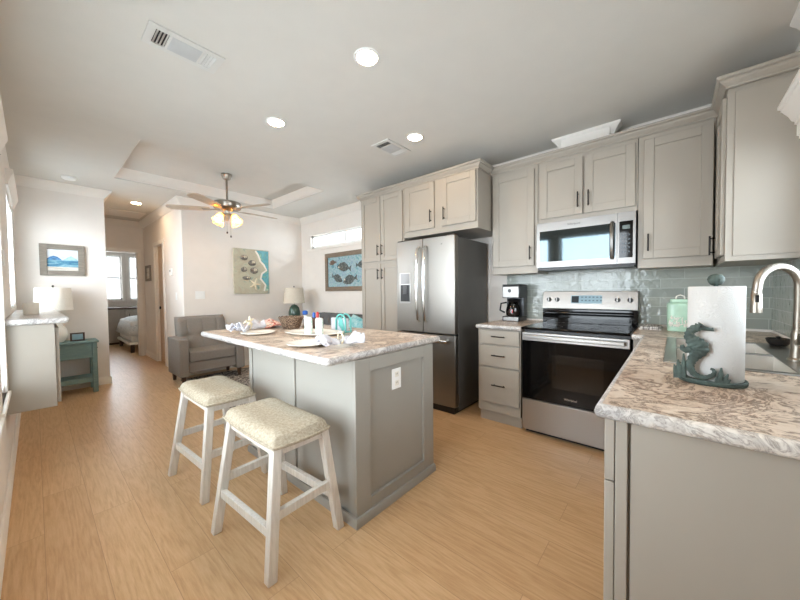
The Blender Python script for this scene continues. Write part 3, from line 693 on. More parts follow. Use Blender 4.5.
for k in range(1, 15):
    a = PI*k/15; q = (1-math.cos(a))/2; pts.append((fx+dx*q, fy+dy*q, zt+R*math.sin(a)))
pts += [(fx+dx, fy+dy, zt), (fx+dx*1.02, fy+dy*1.02, zt-0.02)]
MB().tube(pts, 0.0155, 18).build('spout', m_nickel, t)
hx, hy = fx+dx*1.02, fy+dy*1.02
sh = MB().lathe([(0.0160, 0), (0.0160, -0.01), (0.0175, -0.012), (0.019, -0.075), (0.0195, -0.09), (0.012, -0.092)], (hx, hy, zt-0.02), 24).build('spray_head', m_nickel, t)
MB().box(hx-0.022, hx-0.012, hy-0.006, hy+0.006, zt-0.065, zt-0.035).build('spray_button', m_dark, sh, bevel=0.002)
MB().cyl((fx-0.015, fy+0.0, 1.0), (fx-0.04, fy+0.005, 1.0), 0.015, n=18).tube([(fx-0.036, fy+0.004, 1.0), (fx-0.075, fy+0.012, 1.02), (fx-0.13, fy+0.02, 1.05)], [0.009, 0.006, 0.0055], 12).build('lever', m_nickel, t)
t = thing('sink_strainer_basket', 'small black strainer basket at the far corner of the sink', 'strainer', (2.58, -0.385, 0.92))
MB().lathe([(0.03, -0.0), (0.042, 0.016), (0.048, 0.036), (0.044, 0.038), (0.037, 0.018), (0.027, 0.006), (0.001, 0.006)], (2.615, -0.425, 0.9192), 24, cap=True).build('basket', m_blackpl, t)
MB().lathe([(0.012, 0.0), (0.024, 0.004), (0.024, 0.014), (0.008, 0.018), (0.006, 0.035), (0.012, 0.04), (0.001, 0.043)], (2.615, -0.425, 0.9258), 20).build('stopper', m_dark, t)

# ------------------------------------------------------------------ range
RX, RY0, RY1 = 2.745, 0.230, 0.994
t = thing('kitchen_range', 'freestanding stainless electric range with black oven door', 'range', (3.05, 0.61, 0))
MB().box(2.80, 3.40, RY0+0.004, RY1-0.004, 0.02, 0.895).build('body', m_blackpl, t)
dr = MB().box(RX+0.002, 2.80, RY0+0.004, RY1-0.004, 0.305, 0.80).build('oven_door', m_blackgl, t, bevel=0.004)
MB().box(RX-0.001, RX+0.003, 0.39, 0.75, 0.43, 0.70).build('oven_window', plain('dark_oven_window', (20, 17, 15), 0.05), dr)
MB().box(RX-0.0005, 2.80, RY0+0.004, RY1-0.004, 0.802, 0.872).build('door_top_band', m_steelh, dr, bevel=0.003)
hb = MB().box(RX-0.045, RX-0.028, RY0+0.03, RY1-0.03, 0.826, 0.856)
for s in (RY0+0.05, RY1-0.05): hb.box(RX-0.03, RX, s-0.012, s+0.012, 0.83, 0.852)
hb.build('handle', m_steelh, dr, bevel=0.005)
text_mesh('Whirlpool', 'badge', m_chrome, dr, 0.022, faceX(RX+0.0012, 0.612, 0.355))
MB().box(RX+0.002, 2.80, RY0+0.004, RY1-0.004, 0.035, 0.297).build('storage_drawer', m_steelh, t, bevel=0.004)
MB().box(2.80, 3.36, RY0+0.02, RY1-0.02, 0.0, 0.03).build('base_feet', m_blackpl, t)
ck = MB().box(RX-0.006, 3.33, RY0, RY1, 0.896, 0.915).build('cooktop', m_blackgl, t, bevel=0.004)
for (x, y, r) in ((2.92, 0.42, 0.105), (2.92, 0.80, 0.085), (3.17, 0.42, 0.085), (3.17, 0.80, 0.105)):
    MB().lathe([(r-0.002, 0.0002), (r-0.002, 0.0008), (r, 0.0008), (r, 0.0002)], (x, y, 0.915), 40, cap=False).build('burner_ring', plain('burner_mark_grey', (70, 70, 72), 0.3), ck)
bgp = MB().hexa([(3.325, RY0, 0.915), (3.415, RY0, 0.915), (3.415, RY1, 0.915), (3.325, RY1, 0.915)], [(3.325, RY0, 1.045), (3.415, RY0, 1.045), (3.415, RY1, 1.045), (3.325, RY1, 1.045)]).build('backguard', m_blackgl, t, bevel=0.003)
MB().lathe([(0.02, 0), (0.02, RY1-RY0-0.06)], (3.325, RY0+0.03, 1.005), 16, 'y').build('vent_bar', m_blackgl, bgp)
cpz = MB().hexa([(3.310, RY0, 1.05), (3.415, RY0, 1.05), (3.415, RY1, 1.05), (3.310, RY1, 1.05)], [(3.345, RY0, 1.213), (3.415, RY0, 1.213), (3.415, RY1, 1.213), (3.345, RY1, 1.213)]).build('control_panel', m_steelh, t, bevel=0.003)
def onpanel(y, z, d=0.0):
    k = (z-1.05)/(1.213-1.05); return (3.310+0.035*k-d*0.978, y, z+d*0.21)
for y in (0.935, 0.862, 0.375, 0.285):
    kb = MB().cyl(onpanel(y, 1.135, 0.0005), onpanel(y, 1.135, 0.022), 0.021, 0.017, 20).build('knob', m_blackpl, t)
    a, b = onpanel(y, 1.135, 0.0225), onpanel(y, 1.135, 0.026)
    MB().box(min(a[0], b[0])-0.003, a[0]+0.003, y-0.004, y+0.004, 1.12, 1.158).build('knob_grip', m_steelm, kb)
mb = MB(); mb.hexa([onpanel(0.74, 1.10, 0.0005), onpanel(0.49, 1.10, 0.0005), onpanel(0.49, 1.175, 0.0005), onpanel(0.74, 1.175, 0.0005)], [onpanel(0.74, 1.10, 0.003), onpanel(0.49, 1.10, 0.003), onpanel(0.49, 1.175, 0.003), onpanel(0.74, 1.175, 0.003)])
dp = mb.build('display', plain('display_blue_grey', (146, 172, 182), 0.15), t)
mb = MB(); mb.hexa([onpanel(0.735, 1.107, 0.003), onpanel(0.675, 1.107, 0.003), onpanel(0.675, 1.168, 0.003), onpanel(0.735, 1.168, 0.003)], [onpanel(0.735, 1.107, 0.0036), onpanel(0.675, 1.107, 0.0036), onpanel(0.675, 1.168, 0.0036), onpanel(0.735, 1.168, 0.0036)])
mb.build('clock_window', plain('dark_display', (40, 46, 50), 0.15), dp)
mb = MB()
for i in range(6):
    for j in range(2):
        y = 0.655-0.03*i; z = 1.122+0.03*j
        mb.hexa([onpanel(y, z, 0.003), onpanel(y-0.016, z, 0.003), onpanel(y-0.016, z+0.012, 0.003), onpanel(y, z+0.012, 0.003)], [onpanel(y, z, 0.0036), onpanel(y-0.016, z, 0.0036), onpanel(y-0.016, z+0.012, 0.0036), onpanel(y, z+0.012, 0.0036)])
mb.build('touch_key', plain('key_mark', (90, 112, 122), 0.3), dp)

# ------------------------------------------------------------------ microwave
MX, MY0, MY1, MZ0, MZ1 = 3.068, 0.232, 0.972, 1.422, 1.838
t = thing('over_range_microwave', 'stainless over-range microwave reflecting the window blinds', 'microwave', (3.25, 0.6, MZ0))
MB().box(MX+0.03, XW-0.01, MY0, MY1, MZ0, MZ1).build('body', m_blackpl, t)
mb = MB(); ya, yb2, za, zb = 0.395, 0.945, 1.485, 1.762
dr = MB().box(MX, MX+0.03, 0.352, MY1, MZ0+0.012, za).box(MX, MX+0.03, 0.352, MY1, zb, MZ1).box(MX, MX+0.03, yb2, MY1, za, zb).box(MX, MX+0.03, 0.352, ya-0.03, za, zb).build('door', m_steelm, t, smooth=False)
MB().box(MX+0.001, MX+0.03, ya-0.03, yb2, za, zb).build('door_glass', m_mirrorgl, dr)
MB().tube([(MX-0.004, 0.385, za-0.005), (MX-0.035, 0.385, za+0.03), (MX-0.038, 0.385, (za+zb)/2), (MX-0.035, 0.385, zb-0.03), (MX-0.004, 0.385, zb+0.005)], 0.014, 12).build('handle', m_steelm, dr)
text_mesh('Whirlpool', 'badge', m_dark, dr, 0.024, faceX(MX-0.0003, 0.665, 1.80))
cpn = MB().box(MX, MX+0.03, MY0, 0.350, MZ0+0.012, za-0.005).box(MX, MX+0.03, MY0, 0.350, zb+0.005, MZ1).box(MX, MX+0.03, MY0, MY0+0.018, za-0.005, zb+0.005).box(MX, MX+0.03, 0.338, 0.350, za-0.005, zb+0.005).build('control_surround', m_steelm, t, smooth=False)
cpp = MB().box(MX+0.001, MX+0.03, MY0+0.018, 0.338, za-0.005, zb+0.005).build('control_panel', m_blackgl, t)
MB().box(MX-0.0005, MX+0.001, 0.268, 0.318, 1.705, 1.735).build('display', plain('lcd_grey', (92, 104, 100), 0.2), cpp)
mb = MB()
for i in range(3):
    for j in range(5): mb.box(MX-0.0002, MX+0.001, 0.268+i*0.021, 0.277+i*0.021, 1.52+j*0.033, 1.531+j*0.033)
mb.build('keypad', plain('keypad_mark', (74, 82, 88), 0.4), cpp)
MB().box(MX+0.005, XW-0.03, MY0+0.01, MY1-0.01, MZ0-0.012, MZ0).build('vent_grille', m_blackpl, t)

# ------------------------------------------------------------------ refrigerator
GX, GY0, GY1, GZ = 2.66, 1.612, 2.362, 1.775
t = thing('refrigerator', 'stainless french-door refrigerator with dark grey sides', 'refrigerator', (3.0, 1.99, 0))
MB().box(GX+0.085, 3.38, GY0+0.004, GY1-0.004, 0.03, GZ-0.012).build('cabinet_body', m_fridgeside, t, bevel=0.004)
ym = (GY0+GY1)/2
def fdoor(y0, y1, z0, z1, name):
    mb = MB(); n = 8
    pts = [(GX+0.078, y1), (GX+0.078, y0)]
    for k in range(n+1):
        y = y0+(y1-y0)*k/n; e = 2*(y-(GY0+GY1)/2)/(GY1-GY0); pts.append((GX+0.014*e*e, y))
    mb.hexa([(x, y, z0) for x, y in pts], [(x, y, z1) for x, y in pts])
    return mb.build(name, m_steel, t, bevel=0.004)
dl = fdoor(ym+0.003, GY1, 0.80, GZ, 'door'); drr = fdoor(GY0, ym-0.003, 0.80, GZ, 'door'); fz = fdoor(GY0, GY1, 0.075, 0.785, 'freezer_drawer')
def fh(y, par):
    MB().tube([(GX+0.012, y, 0.90), (GX-0.035, y, 0.93), (GX-0.052, y, 1.12), (GX-0.056, y, 1.30), (GX-0.052, y, 1.48), (GX-0.035, y, 1.67), (GX+0.012, y, 1.70)], [0.014, 0.015, 0.016, 0.016, 0.016, 0.015, 0.014], 14).build('handle', m_chrome, par)
fh(ym+0.045, dl); fh(ym-0.045, drr)
hb = MB().box(GX-0.055, GX-0.03, GY0+0.06, GY1-0.06, 0.715, 0.745)
for y in (GY0+0.09, GY1-0.09): hb.box(GX-0.035, GX+0.012, y-0.014, y+0.014, 0.718, 0.742)
hb.build('handle', m_chrome, fz, bevel=0.007)
dsp = MB().box(GX-0.004, GX+0.03, 2.15, 2.305, 1.10, 1.43).build('dispenser', m_steelh, dl, bevel=0.003)
MB().box(GX-0.0055, GX, 2.162, 2.293, 1.118, 1.30).build('dispenser_recess', m_blackpl, dsp, bevel=0.003)
MB().box(GX-0.0055, GX, 2.162, 2.293, 1.31, 1.42).build('dispenser_panel', plain('dispenser_grey_gloss', (120, 118, 116), 0.15), dsp, bevel=0.002)
MB().box(GX-0.010, GX-0.005, 2.20, 2.255, 1.20, 1.29).build('dispenser_paddle', plain('paddle_grey', (60, 60, 62), 0.3), dsp, bevel=0.003)
text_mesh('Whirlpool', 'badge', m_dark, drr, 0.024, faceX(GX+0.0055, 1.80, 1.70))
MB().box(GX+0.04, 3.36, GY0+0.03, GY1-0.03, 0.0, 0.072).build('toe_grille', m_blackpl, t)
for ya_ in (GY0+0.01, GY1-0.08): MB().box(GX+0.02, GX+0.10, ya_, ya_+0.07, GZ-0.011, GZ+0.012).build('hinge_cover', m_blackpl, t, bevel=0.004)

# ------------------------------------------------------------------ coffee maker, canister, cloth
cx, cy_ = 3.25, 1.255
t = thing('coffee_maker', 'black and steel drip coffee maker on the short counter', 'coffee maker', (cx, cy_, 0.9142))
z0 = 0.9145
bodym = plain('coffee_maker_side_grey', (70, 72, 74), 0.3, metal=0.5)
MB().box(cx-0.09, cx+0.12, cy_-0.09, cy_+0.09, z0, z0+0.05).build('base', m_blackpl, t, bevel=0.008)
MB().box(cx-0.093, cx-0.088, cy_-0.075, cy_+0.075, z0+0.006, z0+0.044).build('base_band', m_steelm, t)
MB().box(cx+0.03, cx+0.12, cy_-0.09, cy_+0.09, z0+0.05, z0+0.25).build('tank', bodym, t, bevel=0.006)
MB().box(cx-0.09, cx+0.12, cy_-0.09, cy_+0.09, z0+0.235, z0+0.36).build('brew_head', bodym, t, bevel=0.008)
fp_ = MB().box(cx-0.095, cx-0.089, cy_-0.082, cy_+0.082, z0+0.242, z0+0.352).build('front_panel', m_steelm, t, bevel=0.002)
MB().lathe([(0.001, -0.002), (0.016, -0.002), (0.018, 0.0)], (cx-0.0952, cy_+0.01, z0+0.31), 20, 'x').build('clock_display', m_blackpl, fp_)
MB().box(cx-0.09, cx+0.12, cy_-0.088, cy_+0.088, z0+0.361, z0+0.375).build('lid', m_blackpl, t, bevel=0.005)
cf = MB().lathe([(0.055, 0.0), (0.068, 0.012), (0.07, 0.06), (0.058, 0.105), (0.045, 0.13), (0.047, 0.14)], (cx-0.025, cy_, z0+0.052), 28).build('carafe', m_smoke, t)
MB().lathe([(0.001, 0.0), (0.045, 0.0), (0.062, 0.02), (0.048, 0.034), (0.001, 0.034)], (cx-0.025, cy_, z0+0.192), 24).build('carafe_lid', m_blackpl, cf)
MB().tube([(cx-0.055, cy_+0.055, z0+0.19), (cx-0.08, cy_+0.105, z0+0.18), (cx-0.08, cy_+0.115, z0+0.11), (cx-0.062, cy_+0.072, z0+0.085)], 0.009, 10).build('carafe_handle', m_blackpl, cf)
MB().lathe([(0.001, 0.0), (0.052, 0.004), (0.06, 0.04), (0.045, 0.055), (0.001, 0.055)], (cx-0.025, cy_, z0+0.056), 24).build('carafe_contents', plain('paper_filter_white', (220, 214, 206), 0.8), cf)
MB().box(cx-0.093, cx-0.09, cy_-0.022, cy_+0.012, z0+0.085, z0+0.12).build('price_tag', m_red, cf)

t = thing('mint_canister', 'mint green ceramic canister with white coral relief and lid', 'canister', (3.16, 0.0, 0.9145))
kx, ky = 3.16, -0.033
def rbox(mb, cx, cy, hw, z0, z1, r=0.3, n=24, taper=1.0):
    rings = []
    for z, s in ((z0, 1.0), (z1, taper)):
        pts = []
        for k in range(n):
            a = 2*PI*k/n+PI/n; ca, sa = math.cos(a), math.sin(a); e = 0.42
            pts.append((cx+hw*s*math.copysign(abs(ca)**e, ca), cy+hw*s*math.copysign(abs(sa)**e, sa), z))
        rings.append(pts)
    mb.hexa(*rings); return mb
mb = MB(); rbox(mb, kx, ky, 0.075, 0.9145, 1.115, taper=1.03); rbox(mb, kx, ky, 0.077, 1.115, 1.128, taper=0.85); mb.build('body', m_mint, t, bevel=0.003)
ld = MB(); rbox(ld, kx, ky, 0.062, 1.1285, 1.152, taper=0.95); ld = ld.build('lid', m_mint, t, bevel=0.004)
MB().tube([(kx, ky+0.025, 1.152), (kx, ky+0.022, 1.172), (kx, ky, 1.182), (kx, ky-0.022, 1.172), (kx, ky-0.025, 1.152)], 0.005, 10).build('lid_handle', m_offw, ld)
rng = random.Random(3)
mb = MB()
for k in range(46):
    y = ky+rng.uniform(-0.062, 0.066); z = 0.95+rng.random()**1.3*0.06; a = rng.uniform(0.3, 2.8); l = rng.uniform(0.012, 0.026)
    mb.tube([(kx-0.0775, y, z), (kx-0.082, y+math.cos(a)*l/2, z+math.sin(a)*l/2), (kx-0.0785, y+math.cos(a+0.3)*l, z+math.sin(a+0.3)*l)], [0.004, 0.0035, 0.002], 6)
mb.build('coral_relief', m_offw, t)
o = MB().box(3.08, 3.36, 0.07, 0.21, 0.9148, 0.926).box(3.10, 3.34, 0.08, 0.20, 0.9262, 0.937).build('folded_dish_towel', m_clothpat, bevel=0.004, seg=3)
tag(o, 'folded grey striped dish towel on the counter right of the range', 'dish towel')

# ------------------------------------------------------------------ paper towel holder with seahorse
px, py = 1.505, -0.105; z0 = 0.9145
t = thing('paper_towel_holder', 'verdigris cast metal paper towel holder with seahorse', 'paper towel holder', (px, py, z0))
def oval(a, b, n=36, pw=0.85): return [(math.copysign(abs(math.cos(2*PI*k/n))**pw, math.cos(2*PI*k/n))*a, math.copysign(abs(math.sin(2*PI*k/n))**pw, math.sin(2*PI*k/n))*b) for k in range(n)]
mb = MB(); bc = (px-0.012, py+0.008)
mb.hexa([(bc[0]+x*0.97, bc[1]+y*0.97, z0) for x, y in oval(0.077, 0.086)], [(bc[0]+x, bc[1]+y, z0+0.011) for x, y in oval(0.077, 0.086)])
mb.build('base', m_seahorse, t, bevel=0.003)
mb = MB(); mb.tube([(bc[0]+x, bc[1]+y, z0+0.012) for x, y in oval(0.072, 0.081)], 0.005, 8, closed=True); mb.build('base_rim', m_seahorse, t)
rod = MB().cyl((px, py, z0+0.01), (px, py, z0+0.335), 0.006, n=12).build('rod', m_seahorse, t)
MB().lathe([(0.008, 0.0), (0.014, 0.003), (0.020, 0.012), (0.022, 0.02), (0.020, 0.029), (0.013, 0.036), (0.001, 0.039)], (px, py, z0+0.326), 20).build('finial', m_seahorse, rod)
S = 0.00053; ox, oz = 265, 505
def sh2(u, v, d=0.0): return (px-0.082-d, py-(u-ox)*S+0.002, z0+0.006+(oz-v)*S)
flat = (Vector((1, 0, 0)), 0.5)
body = [(205, 158, 17), (182, 163, 24), (158, 176, 25), (145, 200, 24), (148, 225, 30), (165, 250, 42), (185, 278, 50), (188, 302, 46), (175, 330, 34), (160, 360, 26), (150, 392, 22), (152, 425, 20), (168, 452, 18), (195, 466, 17), (222, 466, 15), (246, 452, 13), (258, 432, 11), (252, 414, 9), (240, 410, 7)]
def interp(b, n):
    out = []
    for i in range(n):
        f = i/(n-1)*(len(b)-1); k = min(int(f), len(b)-2); a = f-k
        p0, p1, p2, p3 = b[max(k-1, 0)], b[k], b[k+1], b[min(k+2, len(b)-1)]
        out.append(tuple(0.5*((2*q1)+(-q0+q2)*a+(2*q0-5*q1+4*q2-q3)*a*a+(-q0+3*q1-3*q2+q3)*a**3) for q0, q1, q2, q3 in zip(p0, p1, p2, p3)))
    return out
bp = interp(body, 120)
mb = MB(); mb.tube([sh2(u, v) for u, v, r in bp], [max(0.002, r*S*0.95*(1+0.09*math.sin(i*1.3))) for i, (u, v, r) in enumerate(bp)], 14, flat=flat)
mb.tube([sh2(u, v) for u, v in ((190, 158), (215, 166), (240, 170), (252, 168))], [0.011, 0.007, 0.005, 0.0062], 12, flat=flat)   # snout
for (u, v) in ((186, 133), (172, 140), (152, 154), (134, 172), (124, 195), (120, 220)): mb.tube([sh2(u+10, v+14), sh2(u-2, v-4)], [0.006, 0.0015], 8, flat=flat)
mb.tube([sh2(u, v) for u, v in ((150, 300), (128, 306), (114, 298), (112, 285), (122, 280))], [0.012, 0.011, 0.009, 0.007, 0.004], 10, flat=flat)
sea = mb.build('seahorse', m_seahorse, t)
MB().sphere(sh2(196, 155, 0.006), 0.0028, 8, 6).build('eye', m_blackpl, sea)
for (u, v, tu, tv, r) in ((100, 470, 92, 372, 0.010), (120, 470, 118, 330, 0.008), (86, 475, 74, 405, 0.008), (282, 478, 288, 396, 0.008), (300, 480, 316, 430, 0.007), (305, 485, 328, 462, 0.006), (268, 486, 266, 452, 0.005)): MB().tube([sh2(u, v+14), sh2((u+tu)/2, (v+tv)/2), sh2(tu, tv)], [r, r*0.8, 0.002], 8, flat=flat).build('coral_frond', m_seahorse, t)
rl = thing('paper_towel_roll', 'tall white paper towel roll on the seahorse holder', 'paper towel roll', (px, py, z0+0.013))
MB().lathe([(0.02, 0.0), (0.0685, 0.0), (0.070, 0.002), (0.070, 0.308), (0.0685, 0.31), (0.02, 0.31)], (px, py, z0+0.0125), 48, cap=False).build('sheet_roll', m_paper, rl)
MB().lathe([(0.0195, 0.0), (0.0195, 0.31), (0.017, 0.31), (0.017, 0.0)], (px, py, z0+0.0125), 24, cap=False).build('cardboard_core', plain('cardboard', (170, 140, 108), 0.8), rl)

# ------------------------------------------------------------------ island
IX0, IX1, IY0, IY1 = 1.075, 1.772, 1.245, 2.50
t = thing('kitchen_island', 'greige panelled kitchen island base with white outlet on its end', 'island', (1.42, 2.07, 0))
MB().box(IX0+0.012, IX1-0.012, IY0+0.018, IY1-0.012, 0.0, 0.874).build('carcass', m_island, t)
mb = MB()
for (u0, u1, z0_, z1_) in ((IX0, IX0+0.105, 0.0, 0.874), (IX1-0.105, IX1, 0.0, 0.874), (IX0+0.105, IX1-0.105, 0.80, 0.874), (IX0+0.105, IX1-0.105, 0.0, 0.105)): mb.box(u0, u1, IY0, IY0+0.018, z0_, z1_)
mb.build('end_frame', m_island, t, bevel=0.001, seg=1)
for y in (IY0+0.018, 1.835, 2.443): MB().box(IX0, IX0+0.012, y, y+0.045, 0.0, 0.874).build('side_stile', m_island, t, bevel=0.002, seg=1)
MB().sweep([(0.0, 0.0), (0.02, 0.0), (0.02, 0.03), (0.012, 0.045), (0.0, 0.045)], [(IX0, IY1, 0.0), (IX0, IY0, 0.0), (IX1, IY0, 0.0)]).build('base_moulding', m_island, t)
for i in range(2):
    a = IY0+0.05+i*0.585; dr = shaker(t, 'door', 'P', IX1-0.012, a, a+0.565, 0.12, 0.85, m_island); pull(dr, 'P', IX1-0.012, a+0.04, 0.74)
plate('outlet', 'white electrical outlet on the island end panel', 'N', IY0+0.018, 1.413, 0.708, 0.078, 0.122, 1, 'outlet')
t = thing('countertop', 'marbled island countertop with place settings', 'countertop', (1.38, 2.1, 0.875))
ic = []
ix0, ix1, iy0, iy1 = 0.893, 1.868, 1.236, 2.985
def rrect(x0, x1, y0, y1, r, n=6):
    out = []
    for (cx_, cy__, a0) in ((x1-r, y1-r, 0), (x0+r, y1-r, PI/2), (x0+r, y0+r, PI), (x1-r, y0+r, 1.5*PI)):
        for k in range(n+1): a = a0+PI/2*k/n; out.append((cx_+r*math.cos(a), cy__+r*math.sin(a)))
    return out
rp = rrect(ix0+0.017, ix1-0.017, iy0+0.017, iy1-0.017, 0.012)
MB().hexa([(x, y, 0.8755) for x, y in rp], [(x, y, 0.914) for x, y in rp]).build('slab', m_counter, t, smooth=False)
rp2 = [(x, y, 0.8752) for x, y in rp]
mb = MB(); mb.sweep(prof, rp2, closed=True); mb.build('bullnose_edge', m_edge, t)

# ------------------------------------------------------------------ stools
def make_stool(cx, cy, label):
    t = thing('bar_stool', label, 'stool', (cx, cy, 0), 0, 'bar stools at the island')
    fx_, fy_, tx_, ty_ = 0.195, 0.246, 0.122, 0.232; zt_ = 0.557; hw = 0.021
    rb = Matrix.Rotation(math.radians(5.0), 3, 'Z')
    def at(sx, s_, z): return (rb @ Vector((sx*fx_, s_*fy_, 0))).lerp(Vector((sx*tx_, s_*ty_, zt_)), z/zt_)
    def leg(sx, s_):
        b, tp = at(sx, s_, 0), at(sx, s_, zt_); q = [(-hw, -hw), (hw, -hw), (hw, hw), (-hw, hw)]
        MB().hexa([(b.x+x, b.y+y, 0) for x, y in q], [(tp.x+x, tp.y+y, zt_) for x, y in q]).build('leg', m_stoolwood, t, bevel=0.004, local=True)
    def bar(name, a, b, z, th, hh):
        p, q = at(a[0], a[1], z), at(b[0], b[1], z); d = (q-p).normalized(); n_ = Vector((-d.y, d.x, 0)).normalized()*th; u_ = Vector((0, 0, hh))
        MB().hexa([p-n_-u_, p+n_-u_, p+n_+u_, p-n_+u_], [q-n_-u_, q+n_-u_, q+n_+u_, q-n_+u_]).build(name, m_stoolwood, t, bevel=0.002, local=True)
    for sx in (-1, 1):
        for s_ in (-1, 1): leg(sx, s_)
    for s_ in (-1, 1):
        bar('apron', (-1, s_), (1, s_), 0.537, 0.011, 0.02); bar('apron', (s_, -1), (s_, 1), 0.537, 0.011, 0.02)
        bar('stretcher', (s_, -1), (s_, 1), 0.195, 0.013, 0.02); bar('stretcher', (-1, s_), (1, s_), 0.262, 0.013, 0.02)
    hx_, hy_ = 0.153, 0.285; n, m = 22, 26; th = 0.066
    def srf(u, v, top):
        x, y = (u*2-1), (v*2-1); ex = 1-abs(x)**5; ey = 1-abs(y)**7
        rr = 1-0.06*abs(x*y)**2
        sad = 0.020*(y*y)-0.004*math.cos(PI*x)
        if top: z = 0.574 + (th-0.02)*(max(0, ex)**0.5)*(max(0, ey)**0.5)*0.85 + sad*(max(0, ex*ey)**0.4)
        else: z = 0.5585
        return (x*hx_*rr-0.008, y*hy_*rr, z)
    mb = MB(); mb.grid(n, m, lambda u, v: srf(u, v, True)); mb.grid(n, m, lambda u, v: srf(u, v, False))
    per = [(i/n, 0) for i in range(n)]+[(1, j/m) for j in range(m)]+[(1-i/n, 1) for i in range(n)]+[(0, 1-j/m) for j in range(m)]
    k = len(per); a_ = [mb.bm.verts.new(srf(u, v, True)) for u, v in per]; b_ = [mb.bm.verts.new(srf(u, v, False)) for u, v in per]
    for i in range(k): mb.bm.faces.new((a_[i], a_[(i+1) % k], b_[(i+1) % k], b_[i]))
    bmesh.ops.remove_doubles(mb.bm, verts=mb.bm.verts, dist=1e-5)
    cu = mb.build('seat_cushion', m_stool, t, local=True)
    mb = MB(); mb.tube([(srf(u, v, False)[0]*1.006, srf(u, v, False)[1]*1.006, 0.571) for u, v in per[::2]], 0.005, 8, closed=True); mb.build('piping', m_stool, cu, local=True)
    return t
s1 = make_stool(0.796, 1.546, 'whitewashed bar stool with tweed seat nearest the camera')
s2 = copy_tree(s1); s2.location = (0.795, 2.342, 0); s2['label'] = 'whitewashed bar stool behind the nearest stool, closer to the armchair'

# ------------------------------------------------------------------ things on the island
zi = 0.9145
def dinner_plate(x, y, r, label, name='dinner_plate', grp='plates of the place settings', m=m_offw):
    o = MB().lathe([(0.001, 0.003), (r*0.55, 0.0), (r*0.62, 0.001), (r*0.9, 0.011), (r, 0.015), (r*0.995, 0.018), (r*0.88, 0.0145), (r*0.62, 0.006), (r*0.5, 0.005), (0.001, 0.0055)], (x, y, zi), 40).build(name, m)
    return tag(o, label, 'plate', grp)
dinner_plate(1.12, 2.42, 0.125, 'cream dinner plate under the starfish napkin at island far end')
dinner_plate(1.07, 1.66, 0.125, 'cream dinner plate nearest the camera under the ringed napkin')
def napkin(x, y, rz, label, s=0.9):
    t = thing('cloth_napkin', label, 'napkin', (x, y, zi), rz, 'white ringed napkins')
    rg = random.Random(int(x*100))
    def fn(u, v):
        a = u*2-1; ww = (0.016+0.085*abs(a)**0.9)*s; q = v*2-1
        z = 0.030+0.028*abs(a)+0.022*math.sin(q*9+a*2)*min(1, abs(a)*1.6)+0.03*(1-q*q)*(0.3+abs(a)*0.5)+0.012*math.sin(a*11+q*5)
        return (a*0.165*s*(1-0.08*q*q), q*ww, max(0.021, z*s)+0.0)
    MB().grid(36, 20, fn).build('cloth', m_cloth, t, solid=0.003, local=True)
    def fn2(u, v):
        x_, y_, z_ = fn(u, v); return (x_*0.93+0.006, y_*0.86, max(0.020, z_*0.62))
    MB().grid(30, 16, fn2).build('cloth_fold', m_cloth, t, solid=0.003, local=True)
    pts = [(0.0, 0.036*math.cos(2*PI*k/24), 0.052+0.032*math.sin(2*PI*k/24)) for k in range(24)]
    MB().tube(pts, 0.0055, 8, closed=True).build('napkin_ring', m_star, t, local=True)
    return t
n1 = napkin(1.115, 2.60, 0.62, 'white napkin in starfish ring on the plate by the armchair side')
mb = MB()
for k in range(5):
    a = 2*PI*k/5+0.4; c0 = Vector((0.0, -0.02, 0.088)); mb.tube([c0, c0+Vector((math.cos(a)*0.03, -0.006, math.sin(a)*0.024)), c0+Vector((math.cos(a)*0.062, -0.004, math.sin(a)*0.045))], [0.012, 0.009, 0.003], 8)
mb.build('starfish', m_star, n1, local=True)
n2 = napkin(1.15, 1.455, -0.25, 'white napkin in round ring draped off the nearest plate', 0.78)
t = MB().lathe([(0.001, 0.003), (0.15, 0.0), (0.17, 0.002), (0.205, 0.016), (0.202, 0.019), (0.168, 0.007), (0.001, 0.006)], (0, 0, 0), 44)
for v in t.bm.verts: v.co = Matrix.Rotation(0.38, 3, 'Z') @ Vector((v.co.x*0.72, v.co.y*1.2, v.co.z)) + Vector((1.385, 2.065, zi))
tag(t.build('serving_platter', m_offw), 'oval cream platter carrying two white shakers', 'platter')
def shaker_jar(x, y, label, h=0.125):
    t = thing('ceramic_shaker', label, 'shaker', (x, y, zi+0.0065), 0, 'white and teal shakers')
    MB().lathe([(0.001, 0.0), (0.027, 0.0), (0.029, 0.004), (0.029, h-0.018), (0.027, h-0.008), (0.021, h), (0.001, h+0.001)], (x, y, zi+0.0068), 28).build('body', m_jarpat, t)
    for k in range(3): MB().cyl((x-0.008+0.008*k, y, zi+0.0068+h+0.0005), (x-0.008+0.008*k, y, zi+0.0068+h+0.0015), 0.0018, n=8).build('pour_hole', m_blackpl, t)
shaker_jar(1.345, 2.08, 'white and teal ceramic shaker on platter nearer the wicker basket')
shaker_jar(1.385, 2.00, 'white and teal ceramic shaker on platter nearer the napkin holder', 0.118)
# basket
bx, by = 1.475, 2.55
t = thing('wicker_basket', 'brown woven wicker basket at the far side of the island', 'basket', (bx, by, zi))
MB().lathe([(0.001, 0.0), (0.066, 0.0), (0.078, 0.02), (0.10, 0.085), (0.104, 0.098), (0.094, 0.098), (0.086, 0.075), (0.068, 0.015), (0.001, 0.012)], (bx, by, zi), 40).build('bowl', m_wicker, t)
mb = MB(); mb.tube([(bx+0.100*math.cos(2*PI*k/40), by+0.100*math.sin(2*PI*k/40), zi+0.098+0.004*math.sin(k*2.2)) for k in range(40)], 0.008, 8, closed=True); mb.build('braided_rim', m_wicker, t)
